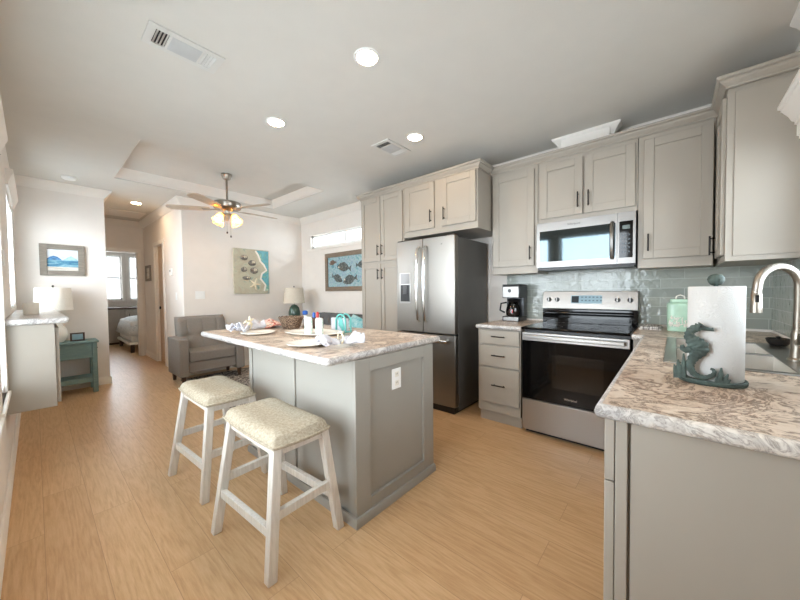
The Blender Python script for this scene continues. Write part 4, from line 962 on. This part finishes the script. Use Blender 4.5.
# caddy with wrapped tops
qx, qy = 1.625, 2.385
t = thing('wooden_caddy', 'small brown wooden caddy behind the shakers', 'caddy', (qx, qy, zi))
MB().box(qx-0.04, qx+0.04, qy-0.05, qy+0.05, zi, zi+0.012).box(qx-0.04, qx-0.032, qy-0.05, qy+0.05, zi+0.012, zi+0.095).box(qx+0.032, qx+0.04, qy-0.05, qy+0.05, zi+0.012, zi+0.095).box(qx-0.032, qx+0.032, qy-0.05, qy-0.042, zi+0.012, zi+0.095).box(qx-0.032, qx+0.032, qy+0.042, qy+0.05, zi+0.012, zi+0.095).build('box', m_dwood, t, bevel=0.003)
def packet(x, y, m, label, top=0.14):
    o = MB().tube([(x, y, zi+0.014), (x, y, zi+0.09), (x+0.002, y, zi+top-0.012), (x+0.003, y, zi+top)], [0.011, 0.013, 0.014, 0.006], 12).build('wrapped_packet', m)
    tag(o, label, 'packet', 'wrapped packets in the caddy')
packet(qx-0.012, qy+0.024, m_blue, 'blue wrapped packet standing at the left end of the wooden caddy')
packet(qx+0.014, qy, m_white, 'white wrapped packet standing between the blue and red ones', 0.132)
packet(qx-0.008, qy-0.024, m_red, 'red wrapped packet standing at the right end of the wooden caddy', 0.145)
ux, uy = 1.66, 2.62
bt = thing('small_bottle', 'white bottle with blue cap between wicker basket and wooden caddy', 'bottle', (ux, uy, zi))
MB().lathe([(0.001, 0.0), (0.026, 0.0), (0.028, 0.01), (0.028, 0.075), (0.012, 0.095), (0.012, 0.105)], (ux, uy, zi), 24).build('bottle_body', m_white, bt)
MB().lathe([(0.015, 0.0), (0.024, 0.006), (0.026, 0.03), (0.016, 0.04), (0.001, 0.042)], (ux, uy, zi+0.1055), 24).build('bottle_cap', m_blue, bt)
# red and cream cloth bundle
def bundle(u, v):
    a, b = u*2-1, v*2-1; r = math.sqrt(a*a+b*b)
    return (1.42+a*0.10, 2.82+b*0.13, zi+0.004+max(0, (1-r*0.75))*0.075+0.014*noise.noise((a*4, b*4, 2.0))*max(0, 1.2-r))
o = MB().grid(24, 24, bundle).build('patterned_napkin', m_redpat, solid=0.004)
tag(o, 'crumpled red and cream patterned napkin left of the wicker basket', 'napkin')
# napkin holder: teal arch with seahorse silhouette, white napkins
hx0, hy0 = 1.60, 1.985
t = thing('napkin_holder', 'teal arched metal napkin holder with cut-out figure', 'napkin holder', (hx0, hy0, zi))
def arch(x): 
    pts = [(x, hy0+0.058, zi+0.006), (x, hy0+0.058, zi+0.085)]
    for k in range(1, 12): a = PI*k/12; pts.append((x, hy0+0.058*math.cos(a), zi+0.085+0.055*math.sin(a)))
    return pts+[(x, hy0-0.058, zi+0.085), (x, hy0-0.058, zi+0.006)]
for x in (hx0-0.026, hx0+0.026):
    MB().tube(arch(x), 0.007, 8).build('arch_plate', m_teal, t)
mb = MB(); xf = hx0-0.026
mb.tube([(xf, hy0+0.028, zi+0.10), (xf, hy0+0.012, zi+0.108), (xf, hy0-0.004, zi+0.095), (xf, hy0+0.004, zi+0.07), (xf, hy0-0.014, zi+0.048), (xf, hy0-0.026, zi+0.024), (xf, hy0-0.012, zi+0.010)], [0.009, 0.016, 0.02, 0.03, 0.026, 0.016, 0.01], 10, flat=(Vector((1,0,0)), 0.3))
mb.tube([(xf, hy0+0.035, zi+0.11), (xf, hy0+0.01, zi+0.075), (xf, hy0+0.028, zi+0.05)], [0.006, 0.01, 0.005], 8, flat=(Vector((1,0,0)), 0.3))
mb.build('cut_out_figure', m_teal, t)
MB().box(hx0-0.033, hx0+0.033, hy0-0.062, hy0+0.062, zi, zi+0.006).build('base', m_teal, t, bevel=0.002)
o = MB().box(hx0-0.018, hx0+0.018, hy0-0.045, hy0+0.135, zi+0.0065, zi+0.108).build('paper_napkin_stack', m_cloth, bevel=0.004)
tag(o, 'stack of white paper napkins in the teal holder', 'paper napkins')

# ------------------------------------------------------------------ armchair
t = thing('armchair', 'grey tufted upholstered armchair by the hall corner', 'armchair', (1.64, 5.15, 0))
AX0, AX1, AY0, AY1 = 1.215, 2.045, 4.87, 5.44
for (a, b) in ((AX0, AX0+0.115), (AX1-0.115, AX1)):
    MB().box(a, b, AY0, AY1-0.02, 0.12, 0.625).build('arm', m_greyfab, t, bevel=0.018, seg=3)
MB().box(AX0+0.117, AX1-0.117, AY0+0.03, AY1-0.02, 0.16, 0.30).build('seat_base', m_greyfab, t, bevel=0.01)
MB().box(AX0+0.12, AX1-0.12, AY0+0.01, AY1-0.16, 0.302, 0.45).build('seat_cushion', m_greyfab, t, bevel=0.025, seg=3)
def backf(u, v):
    cn = max(0.0, (v-0.8)/0.2)**3*0.05; x = AX0+0.09+(AX1-AX0-0.18)*(u*(1-2*cn)+cn); z = 0.45+0.445*v
    y = 5.275+0.10*v; e = min(1, min(u, 1-u)*14)*min(1, (1-v)*12)
    y -= 0.035*(e**0.5)
    for (bx_, bz) in ((0.2, 0.38), (0.5, 0.38), (0.8, 0.38)):
        d2 = ((u-bx_)*0.6)**2+((v-bz)*0.42)**2; y += 0.03*math.exp(-d2/0.0016)
        y += 0.007*math.exp(-((u-bx_)*0.6)**2/0.00008)
    y += 0.008*math.exp(-((v-0.38)*0.42)**2/0.00008)
    return (x, y, z)
mb = MB(); nb, mbn = 40, 28; mb.grid(nb, mbn, backf)
mb.grid(nb, mbn, lambda u, v: (AX0+0.09+(AX1-AX0-0.18)*u, 5.36+0.08*v, 0.45+0.445*v))
per = [(i/nb, 0) for i in range(nb)]+[(1, j/mbn) for j in range(mbn)]+[(1-i/nb, 1) for i in range(nb)]+[(0, 1-j/mbn) for j in range(mbn)]
A_ = [mb.bm.verts.new(backf(u, v)) for u, v in per]; B_ = [mb.bm.verts.new((AX0+0.09+(AX1-AX0-0.18)*u, 5.36+0.08*v, 0.45+0.445*v)) for u, v in per]
for i in range(len(per)): mb.bm.faces.new((A_[i], A_[(i+1) % len(per)], B_[(i+1) % len(per)], B_[i]))
bmesh.ops.remove_doubles(mb.bm, verts=mb.bm.verts, dist=1e-5)
bk = mb.build('backrest', m_greyfab, t)
for bx_ in (0.2, 0.5, 0.8):
    p = backf(bx_, 0.38); MB().sphere((p[0], p[1]-0.002, p[2]), 0.011, 10, 6).build('tuft_button', m_greyfab, bk)
for (x, y) in ((AX0+0.06, AY0+0.06), (AX1-0.06, AY0+0.06), (AX0+0.06, AY1-0.08), (AX1-0.06, AY1-0.08)):
    MB().hexa([(x-0.016, y-0.016, 0.006), (x+0.016, y-0.016, 0.006), (x+0.016, y+0.016, 0.006), (x-0.016, y+0.016, 0.006)], [(x-0.026, y-0.026, 0.14), (x+0.026, y-0.026, 0.14), (x+0.026, y+0.026, 0.14), (x-0.026, y+0.026, 0.14)]).build('leg', m_dwood, t)
o = MB().box(1.32, 2.62, 3.55, 5.30, 0.0005, 0.006).build('area_rug', m_rug, bevel=0.002)
tag(o, 'dark patterned area rug under the grey armchair', 'rug')
# sofa along the right wall
t = thing('sofa', 'dark grey sofa along the right wall behind the island', 'sofa', (3.0, 4.0, 0))
MB().box(2.62, 3.36, 3.14, 4.84, 0.12, 0.30).build('base', m_sofafab, t, bevel=0.012)
for (a, b) in ((3.12, 3.26), (4.72, 4.86)): MB().box(2.60, 3.36, a, b, 0.12, 0.60).build('arm', m_sofafab, t, bevel=0.02, seg=3)
for k in range(2): MB().box(2.60, 3.18, 3.265+k*0.727, 3.265+k*0.727+0.722, 0.305, 0.46).build('seat_cushion', m_sofafab, t, bevel=0.025, seg=3)
for k in range(4):
    a = 3.265+k*0.3635
    MB().hexa([(3.14, a, 0.465), (3.33, a, 0.465), (3.33, a+0.36, 0.465), (3.14, a+0.36, 0.465)], [(3.22, a, 0.875), (3.38, a, 0.875), (3.38, a+0.36, 0.875), (3.22, a+0.36, 0.875)]).build('back_cushion', m_sofafab, t, bevel=0.03, seg=3)
for (x, y) in ((2.68, 3.2), (2.68, 4.78), (3.3, 3.2), (3.3, 4.78)): MB().cyl((x, y, 0.0), (x, y, 0.12), 0.018, 0.025, 12).build('leg', m_dwood, t)
def pillow(x, y, z, s, label, m):
    mb = MB()
    def f(sg):
        def g(u, v):
            a, b = u*2-1, v*2-1; k = max(0, (1-a**4)*(1-b**4))**0.5
            lx, ly, lz = sg*0.075*k*s/0.22, a*s*(1-0.06*b*b), b*s*(1-0.06*a*a)
            r = 0.35; return (x+lx*math.cos(0.3)+lz*0.25, y+ly*math.cos(r)-lz*math.sin(r), z+ly*math.sin(r)+lz*math.cos(r))
        return g
    mb.grid(16, 16, f(1)); mb.grid(16, 16, f(-1)); bmesh.ops.remove_doubles(mb.bm, verts=mb.bm.verts, dist=1e-5)
    return tag(mb.build('throw_pillow', m), label, 'pillow')
pillow(2.96, 3.40, 0.68, 0.19, 'teal and white throw pillow on the sofa beside the pantry', m_tealfab)
# corner end table and lamp
t = thing('end_table', 'dark wooden end table in the living room corner under a lamp', 'table', (3.03, 5.15, 0))
MB().box(2.76, 3.30, 4.90, 5.40, 0.575, 0.60).build('table_top', m_dwood, t, bevel=0.004)
for (x, y) in ((2.80, 4.94), (3.26, 4.94), (2.80, 5.36), (3.26, 5.36)): MB().box(x-0.02, x+0.02, y-0.02, y+0.02, 0.0, 0.575).build('leg', m_dwood, t)
MB().box(2.80, 3.26, 4.94, 5.36, 0.18, 0.20).build('shelf', m_dwood, t)
def table_lamp(x, y, z, label, m_base, m_sh, prof_b, sh_r0, sh_r1, sz0, sz1):
    t = thing('table_lamp', label, 'lamp', (x, y, z))
    MB().lathe(prof_b, (x, y, z), 32).build('lamp_base', m_base, t)
    MB().cyl((x, y, z+prof_b[-1][1]), (x, y, sz1+0.012), 0.006, n=10).build('stem', m_nickel, t)
    s = MB().lathe([(sh_r0, sz0), (sh_r1, sz1), (sh_r1-0.004, sz1), (sh_r0-0.004, sz0)], (x, y, 0), 44, cap=False)
    n_ = 44
    sh_ = s.build('lamp_shade', m_sh, t)
    mb = MB()
    for k in range(3): a = 2*PI*k/3; mb.cyl((x, y, sz1-0.012), (x+(sh_r1-0.004)*math.cos(a), y+(sh_r1-0.004)*math.sin(a), sz1-0.012), 0.0025, n=6)
    mb.build('shade_spider', m_nickel, sh_)
    MB().lathe([(0.006, 0.0), (0.01, 0.006), (0.011, 0.016), (0.004, 0.026)], (x, y, sz1+0.01), 14).build('finial', m_dark, t)
    return t
lx_, ly_ = 3.035, 5.13
tl = table_lamp(lx_, ly_, 0.6005, 'green ceramic table lamp with linen shade in the corner', m_green, m_shade, [(0.07, 0.10), (0.085, 0.16), (0.10, 0.22), (0.098, 0.29), (0.08, 0.36), (0.05, 0.40), (0.02, 0.415)], 0.185, 0.155, 1.04, 1.31)
MB().lathe([(0.001, 0.0), (0.085, 0.0), (0.09, 0.03), (0.085, 0.05)], (lx_, ly_, 0.6005), 28).build('foot', m_dwood, tl)
MB().lathe([(0.085, 0.05), (0.092, 0.06), (0.092, 0.085), (0.07, 0.10)], (lx_, ly_, 0.6005), 28).build('band', m_offw, tl)

# ------------------------------------------------------------------ pictures
def frame_border(mb, face, a, u0, u1, z0, z1, wd, d=0.03):
    for (p, q, r, s) in ((u0, u0+wd, z0, z1), (u1-wd, u1, z0, z1), (u0+wd, u1-wd, z0, z0+wd), (u0+wd, u1-wd, z1-wd, z1)): fb(mb, face, a, p, q, 0.001, d, r, s)
    return mb
def rel(face, a, u, z): 
    return lambda p, q, d: fp(face, a, u+p, d, z+q)
def blob(mb, face, a, u, z, ru, rz_, d0, d1, n=18, rot=0.0):
    pts = [(u+math.cos(rot)*ru*math.cos(t)-math.sin(rot)*rz_*math.sin(t), z+math.sin(rot)*ru*math.cos(t)+math.cos(rot)*rz_*math.sin(t)) for t in (2*PI*k/n for k in range(n))]
    mb.prism(pts, lambda p, q, d: fp(face, a, p, d, q), d0, d1)
# mountain seascape
u0, u1, z0_, z1_ = 0.052, 0.448, 1.475, 1.865
t = thing('framed_picture', 'grey framed blue seascape with mountains on the partition wall', 'picture', (0.25, YP, 1.475))
frame_border(MB(), 'N', YP, u0, u1, z0_, z1_, 0.062).build('frame', m_framegrey, t, bevel=0.003)
iu0, iu1, iz0, iz1 = u0+0.06, u1-0.06, z0_+0.06, z1_-0.06
pc = fb(MB(), 'N', YP, iu0, iu1, 0.001, 0.012, iz0, iz1).build('picture_print', m_art_sky, t)
fb(MB(), 'N', YP, iu0+0.002, iu1-0.002, 0.012, 0.0126, iz0+0.05, iz0+0.135).build('painted_water', m_art_blue, pc)
fb(MB(), 'N', YP, iu0+0.002, iu1-0.002, 0.012, 0.0126, iz0+0.002, iz0+0.05).build('painted_beach', m_art_beach, pc)
MB().prism([(iu0+0.002, iz0+0.135), (iu0+0.13, iz0+0.135), (iu0+0.12, iz0+0.15), (iu0+0.09, iz0+0.178), (iu0+0.06, iz0+0.188), (iu0+0.03, iz0+0.176), (iu0+0.002, iz0+0.15)], lambda p, q, d: fp('N', YP, p, d, q), 0.0122, 0.0130).build('painted_mountain', m_art_mtn, pc)
MB().prism([(iu0+0.135, iz0+0.135), (iu1-0.002, iz0+0.135), (iu1-0.01, iz0+0.15), (iu1-0.062, iz0+0.192), (iu1-0.09, iz0+0.176)], lambda p, q, d: fp('N', YP, p, d, q), 0.0122, 0.0130).build('painted_mountain', m_art_mtn2, pc)
# shell canvas on back wall
u0, u1, z0_, z1_ = 2.155, 2.755, 1.215, 1.975
t = thing('canvas_artwork', 'unframed beach canvas with grey shells and a starfish on the back wall', 'picture', (2.45, YL, 1.215))
cv = fb(MB(), 'N', YL, u0, u1, 0.001, 0.03, z0_, z1_).build('canvas', m_art_sand, t, bevel=0.004)
W_, H_ = u1-u0, z1_-z0_
def cpt(p, q): return (u0+p*W_, z0_+q*H_)
MB().prism([cpt(*q) for q in ((0.60, 0.98), (0.98, 0.98), (0.98, 0.08), (0.84, 0.06), (0.88, 0.20), (0.74, 0.34), (0.78, 0.46), (0.92, 0.54), (0.84, 0.66), (0.74, 0.74), (0.68, 0.88))], lambda p, q, d: fp('N', YL, p, d, q), 0.0301, 0.031).build('painted_surf', m_art_surf, cv)
mb = MB(); mb.tube([fp('N', YL, *((cpt(p, q)[0], 0.031, cpt(p, q)[1]))) for p, q in ((0.60, 0.97), (0.68, 0.88), (0.74, 0.74), (0.84, 0.66), (0.92, 0.54), (0.78, 0.46), (0.74, 0.34), (0.88, 0.20), (0.84, 0.06))], 0.016, 8, flat=(Vector((0,1,0)), 0.15)); mb.build('painted_foam', m_offw, cv)
for (p, q, ru, rz_, ro) in ((0.28, 0.80, 0.062, 0.045, 0.2), (0.50, 0.69, 0.068, 0.05, -0.2), (0.27, 0.54, 0.05, 0.045, 0.3), (0.55, 0.52, 0.07, 0.055, 0.1), (0.34, 0.35, 0.075, 0.032, 0.25)):
    u, z = cpt(p, q); mb = MB(); mb.sphere((u, YL-0.031, z), (ru, 0.018, rz_), 16, 10)
    for k in range(4): mb.tube([(u-ru*0.7+k*ru*0.45, YL-0.047, z-rz_*0.6), (u-ru*0.6+k*ru*0.45, YL-0.05, z), (u-ru*0.5+k*ru*0.40, YL-0.047, z+rz_*0.6)], 0.006, 6)
    s_ = mb.build('shell', m_shell, cv)
    MB().sphere((u+ru*0.2, YL-0.040, z+rz_*0.25), (ru*0.55, 0.014, rz_*0.5), 12, 8).build('shell_highlight', m_star, s_)
mb = MB(); u, z = cpt(0.56, 0.22)
for k in range(5): a = 2*PI*k/5+1.2; mb.tube([(u, YL-0.034, z), (u+0.05*math.cos(a), YL-0.034, z+0.06*math.sin(a)), (u+0.10*math.cos(a), YL-0.031, z+0.105*math.sin(a))], [0.018, 0.012, 0.004], 8)
mb.build('starfish', m_star, cv)
# fish picture on the right wall
u0, u1, z0_, z1_ = 3.45, 4.71, 1.245, 1.905
t = thing('framed_picture', 'brown framed turquoise picture of dark fish on right wall', 'picture', (XW, 4.1, 1.245))
frame_border(MB(), 'X', XW, u0, u1, z0_, z1_, 0.075).build('frame', m_framebr, t, bevel=0.003)
pc = fb(MB(), 'X', XW, u0+0.07, u1-0.07, 0.001, 0.014, z0_+0.07, z1_-0.07).build('picture_print', m_art_sea, t)
def fish(yc, zc, L_, flip=1, rot=0.0, m=m_fish):
    P = [(-0.5, 0.0), (-0.42, 0.08), (-0.25, 0.20), (0.0, 0.26), (0.22, 0.17), (0.36, 0.04), (0.52, 0.15), (0.49, 0.0), (0.52, -0.13), (0.36, -0.03), (0.2, -0.13), (0.0, -0.19), (-0.25, -0.15), (-0.42, -0.07)]
    pts = [(yc+flip*(x*math.cos(rot)-y*math.sin(rot))*L_, zc+(x*math.sin(rot)+y*math.cos(rot))*L_) for x, y in P]
    mb = MB(); mb.prism(pts, lambda p, q, d: fp('X', XW, p, d, q), 0.0145, 0.018)
    f = mb.build('painted_fish', m, pc)
    MB().cyl(fp('X', XW, yc-flip*0.36*L_, 0.018, zc+0.03*L_), fp('X', XW, yc-flip*0.36*L_, 0.0195, zc+0.03*L_), 0.012*L_/0.3, n=12).build('painted_eye', m_sand, f)
fish(4.50, 1.735, 0.20, -1, 0.1, plain('brown_fish_paint', (104, 84, 72), 0.5, var=0.4, scale=60)); fish(4.20, 1.64, 0.36, -1, -0.15); fish(4.38, 1.46, 0.30, 1, 0.35); fish(4.05, 1.425, 0.36, -1, 0.2); fish(3.75, 1.66, 0.28, 1, 0.0)
# small hall picture
t = thing('small_framed_picture', 'small framed picture on the hall wall beyond the pocket door', 'picture', (1.45, 7.6, 1.48))
frame_border(MB(), 'X', 1.45, 7.42, 7.80, 1.475, 1.77, 0.045, 0.025).build('frame', m_framegrey, t)
fb(MB(), 'X', 1.45, 7.46, 7.76, 0.001, 0.01, 1.515, 1.73).build('picture_print', m_art_beach, t)

# ------------------------------------------------------------------ left side: wall-hung cabinet, mug, side table, lamp, photo frame
cy0, cy1 = 3.22, 5.25; cz0, cz1 = 0.465, 1.035
t = thing('wall_hung_cabinet', 'shallow greige wall-hung cabinet with plain end panel on left wall', 'cabinet', (0.0, 4.2, cz0))
MB().box(XL+0.001, 0.085, cy0, cy1, cz0, cz1).build('carcass', m_cab, t, bevel=0.0015, seg=1)
for k in range(4):
    a = cy0+0.02+k*0.50; dr = shaker(t, 'door', 'P', 0.085, a, a+0.485, cz0+0.02, cz1-0.03, m_cab)
t = thing('countertop', 'narrow marbled top of the wall-hung cabinet', 'countertop', (0.0, 4.2, cz1))
MB().box(XL+0.001, 0.155, cy0-0.03, cy1+0.02, cz1+0.001, cz1+0.04).build('slab', m_edge, t, bevel=0.014, seg=3)
o = MB().lathe([(0.001, 0.0), (0.04, 0.0), (0.043, 0.004), (0.044, 0.095), (0.041, 0.096), (0.039, 0.006), (0.001, 0.006)], (-0.02, 3.9, cz1+0.0405), 28).build('white_candle_jar', m_offw)
tag(o, 'plain white candle jar on the wall-hung cabinet top', 'candle jar')
tx0, tx1, ty0, ty1 = 0.05, 0.505, 5.52, 5.86
t = thing('side_table', 'small washed teal side table with shelf under the seascape', 'table', (0.28, 5.7, 0))
MB().box(tx0, tx1+0.015, ty0-0.015, ty1, 0.625, 0.65).build('table_top', m_tealwood, t, bevel=0.004)
for (x, y) in ((tx0+0.025, ty0+0.025), (tx1-0.025, ty0+0.025), (tx0+0.025, ty1-0.03), (tx1-0.025, ty1-0.03)): MB().box(x-0.024, x+0.024, y-0.024, y+0.024, 0.0, 0.625).build('leg', m_tealwood, t, bevel=0.003)
dw = MB().box(tx0+0.05, tx1-0.05, ty0+0.004, ty0+0.03, 0.44, 0.622).build('front_apron', m_tealwood, t, bevel=0.003)

MB().box(tx0+0.05, tx1-0.05, ty1-0.04, ty1-0.012, 0.44, 0.622).build('apron', m_tealwood, t)
MB().box(tx0+0.015, tx0+0.045, ty0+0.05, ty1-0.055, 0.44, 0.622).build('side_apron', m_tealwood, t)
sd = MB().box(tx1-0.045, tx1-0.005, ty0+0.05, ty1-0.055, 0.44, 0.622).build('drawer', m_tealwood, t)
MB().sphere((tx1+0.007, (ty0+ty1)/2, 0.54), 0.012, 10, 8).build('knob', m_dark, sd)
MB().box(tx0+0.01, tx1-0.01, ty0+0.02, ty1-0.03, 0.13, 0.19).build('shelf', m_tealwood, t, bevel=0.003)
table_lamp(0.150, 5.70, 0.6505, 'white table lamp with wide cream shade before the picture wall', m_offw, m_wshade, [(0.001, 0.0), (0.07, 0.0), (0.10, 0.03), (0.115, 0.09), (0.10, 0.16), (0.06, 0.24), (0.025, 0.32), (0.018, 0.38)], 0.170, 0.152, 1.045, 1.315)
t = thing('photo_frame', 'small dark photo frame standing on the teal side table', 'photo frame', (0.34, 5.62, 0.6505))
frame_border(MB(), 'N', 5.66, 0.275, 0.405, 0.652, 0.755, 0.016, 0.018).build('frame', m_dwood, t, bevel=0.002)
fb(MB(), 'N', 5.66, 0.288, 0.392, 0.001, 0.008, 0.665, 0.742).build('photo', plain('pale_blue_photo', (150, 184, 196), 0.3, var=0.1), t)
MB().hexa([(0.33, 5.66, 0.6515), (0.35, 5.66, 0.6515), (0.35, 5.72, 0.6515), (0.33, 5.72, 0.6515)], [(0.33, 5.66, 0.74), (0.35, 5.66, 0.74), (0.35, 5.664, 0.74), (0.33, 5.664, 0.74)]).build('easel_back', m_dwood, t)

# ------------------------------------------------------------------ ceiling fan
fx0, fy0 = 1.68, 4.42
t = thing('ceiling_fan', 'five-blade ceiling fan with lit glass shades in the tray ceiling', 'ceiling fan', (fx0, fy0, TZ))
MB().lathe([(0.065, -0.001), (0.065, -0.02), (0.045, -0.065), (0.02, -0.075)], (fx0, fy0, TZ), 28).build('canopy', m_fan, t)
MB().cyl((fx0, fy0, TZ-0.07), (fx0, fy0, 2.41), 0.013, n=14).build('downrod', m_fan, t)
MB().lathe([(0.02, 0.035), (0.05, 0.032), (0.15, 0.026), (0.162, 0.018), (0.162, -0.045), (0.155, -0.055), (0.09, -0.058), (0.05, -0.09), (0.045, -0.12), (0.06, -0.13), (0.06, -0.15), (0.01, -0.155)], (fx0, fy0, 2.385), 36).build('motor_housing', m_fan, t)
m_blade = wood('washed_oak_blade', (186, 170, 150), (208, 194, 176), (3, 3, 30))
for k in range(5):
    a = math.radians(2+72*k); ca, sa = math.cos(a), math.sin(a); tl_ = 0.17
    def P(r, s, z): return (fx0+ca*r-sa*s, fy0+sa*r+ca*s, 2.315+z+s*tl_)
    out = [(0.20, -0.045), (0.30, -0.058), (0.60, -0.066), (0.66, -0.058), (0.685, -0.03), (0.69, 0.0), (0.685, 0.03), (0.66, 0.058), (0.60, 0.066), (0.30, 0.058), (0.20, 0.045)]
    bl = MB().hexa([P(r, s, 0) for r, s in out], [P(r, s, 0.007) for r, s in out]).build('blade', m_blade, t)
    MB().hexa([P(r, s, -0.006) for r, s in ((0.08, -0.02), (0.20, -0.016), (0.29, -0.03), (0.29, 0.03), (0.20, 0.016), (0.08, 0.02))], [P(r, s, -0.0005) for r, s in ((0.08, -0.02), (0.20, -0.016), (0.29, -0.03), (0.29, 0.03), (0.20, 0.016), (0.08, 0.02))]).build('blade_bracket', m_fan, bl)
for k in range(4):
    a = math.radians(24+90*k); ca, sa = math.cos(a), math.sin(a)
    def Q(r, z): return (fx0+ca*r, fy0+sa*r, z)
    arm = MB().tube([Q(0.03, 2.245), Q(0.07, 2.25), Q(0.095, 2.235)], 0.009, 10).build('light_arm', m_fan, t)
    ax_ = Vector((ca*0.55, sa*0.55, -0.83)).normalized(); c0 = Vector(Q(0.095, 2.24))
    pr = [(0.022, 0.0), (0.03, 0.015), (0.04, 0.05), (0.058, 0.09), (0.066, 0.115)]
    mb = MB(); mb.tube([c0+ax_*z for r, z in pr], [r for r, z in pr], 22)
    mb.bm.faces.ensure_lookup_table(); bmesh.ops.delete(mb.bm, geom=[mb.bm.faces[-1]], context='FACES')
    g_ = mb.build('glass_shade', m_fglass, arm)
    MB().sphere(tuple(c0+ax_*0.075), 0.026, 12, 8).build('bulb', m_bulb, arm)
for (dx_, zz) in ((-0.02, 2.03), (0.025, 1.985)):
    ch = MB().cyl((fx0+dx_, fy0-0.03, 2.24), (fx0+dx_, fy0-0.03, zz), 0.002, n=6).build('pull_chain', m_fan, t)
    MB().lathe([(0.003, 0.03), (0.009, 0.02), (0.009, 0.005), (0.003, 0.0)], (fx0+dx_, fy0-0.03, zz-0.03), 12).build('pull_knob', m_dwood, ch)

# ------------------------------------------------------------------ bedroom seen through the doorway
t = thing('bed', 'bed with grey and white spread seen through the bedroom doorway', 'bed', (2.0, 9.3, 0))
def spread_(u, v):
    a, b = u*2-1, v*2-1; k = (1-abs(a)**8)*(1-abs(b)**8)
    return (2.10+a*0.86, 9.25+b*0.74, 0.36+0.36*max(0, k)**0.45+0.012*noise.noise((a*3, b*3, 1.0)))
MB().grid(40, 36, spread_).build('bedspread', m_bed, t, solid=0.01)
MB().box(1.30, 2.92, 8.56, 9.94, 0.22, 0.66).build('mattress', plain('pale_mattress', (222, 220, 216), 0.9), t, bevel=0.05, seg=3)
MB().box(1.26, 2.96, 8.52, 9.98, 0.17, 0.22).build('bed_frame', m_offw, t)
for (x, y) in ((1.32, 8.58), (2.90, 8.58), (1.32, 9.92), (2.90, 9.92)): MB().box(x-0.03, x+0.03, y-0.03, y+0.03, 0.0, 0.17).build('leg', m_dwood, t)
t = thing('bedroom_dresser', 'low built-in bedroom cabinet with dark top below the window', 'dresser', (1.4, 10.5, 0))
MB().box(0.3, 2.6, 10.30, 10.82, 0.05, 0.86).build('carcass', m_drawerdark, t)
MB().box(0.28, 2.62, 10.27, 10.84, 0.861, 0.90).build('top', m_dwood, t)
MB().box(0.34, 2.56, 10.34, 10.82, 0.0, 0.05).build('toe_kick', m_dwood, t)
for k in range(4):
    dr = shaker(t, 'door', 'N', 10.30, 0.32+k*0.57, 0.87+k*0.57, 0.10, 0.84, m_drawerdark); pull(dr, 'N', 10.30, 0.40+k*0.57, 0.68)
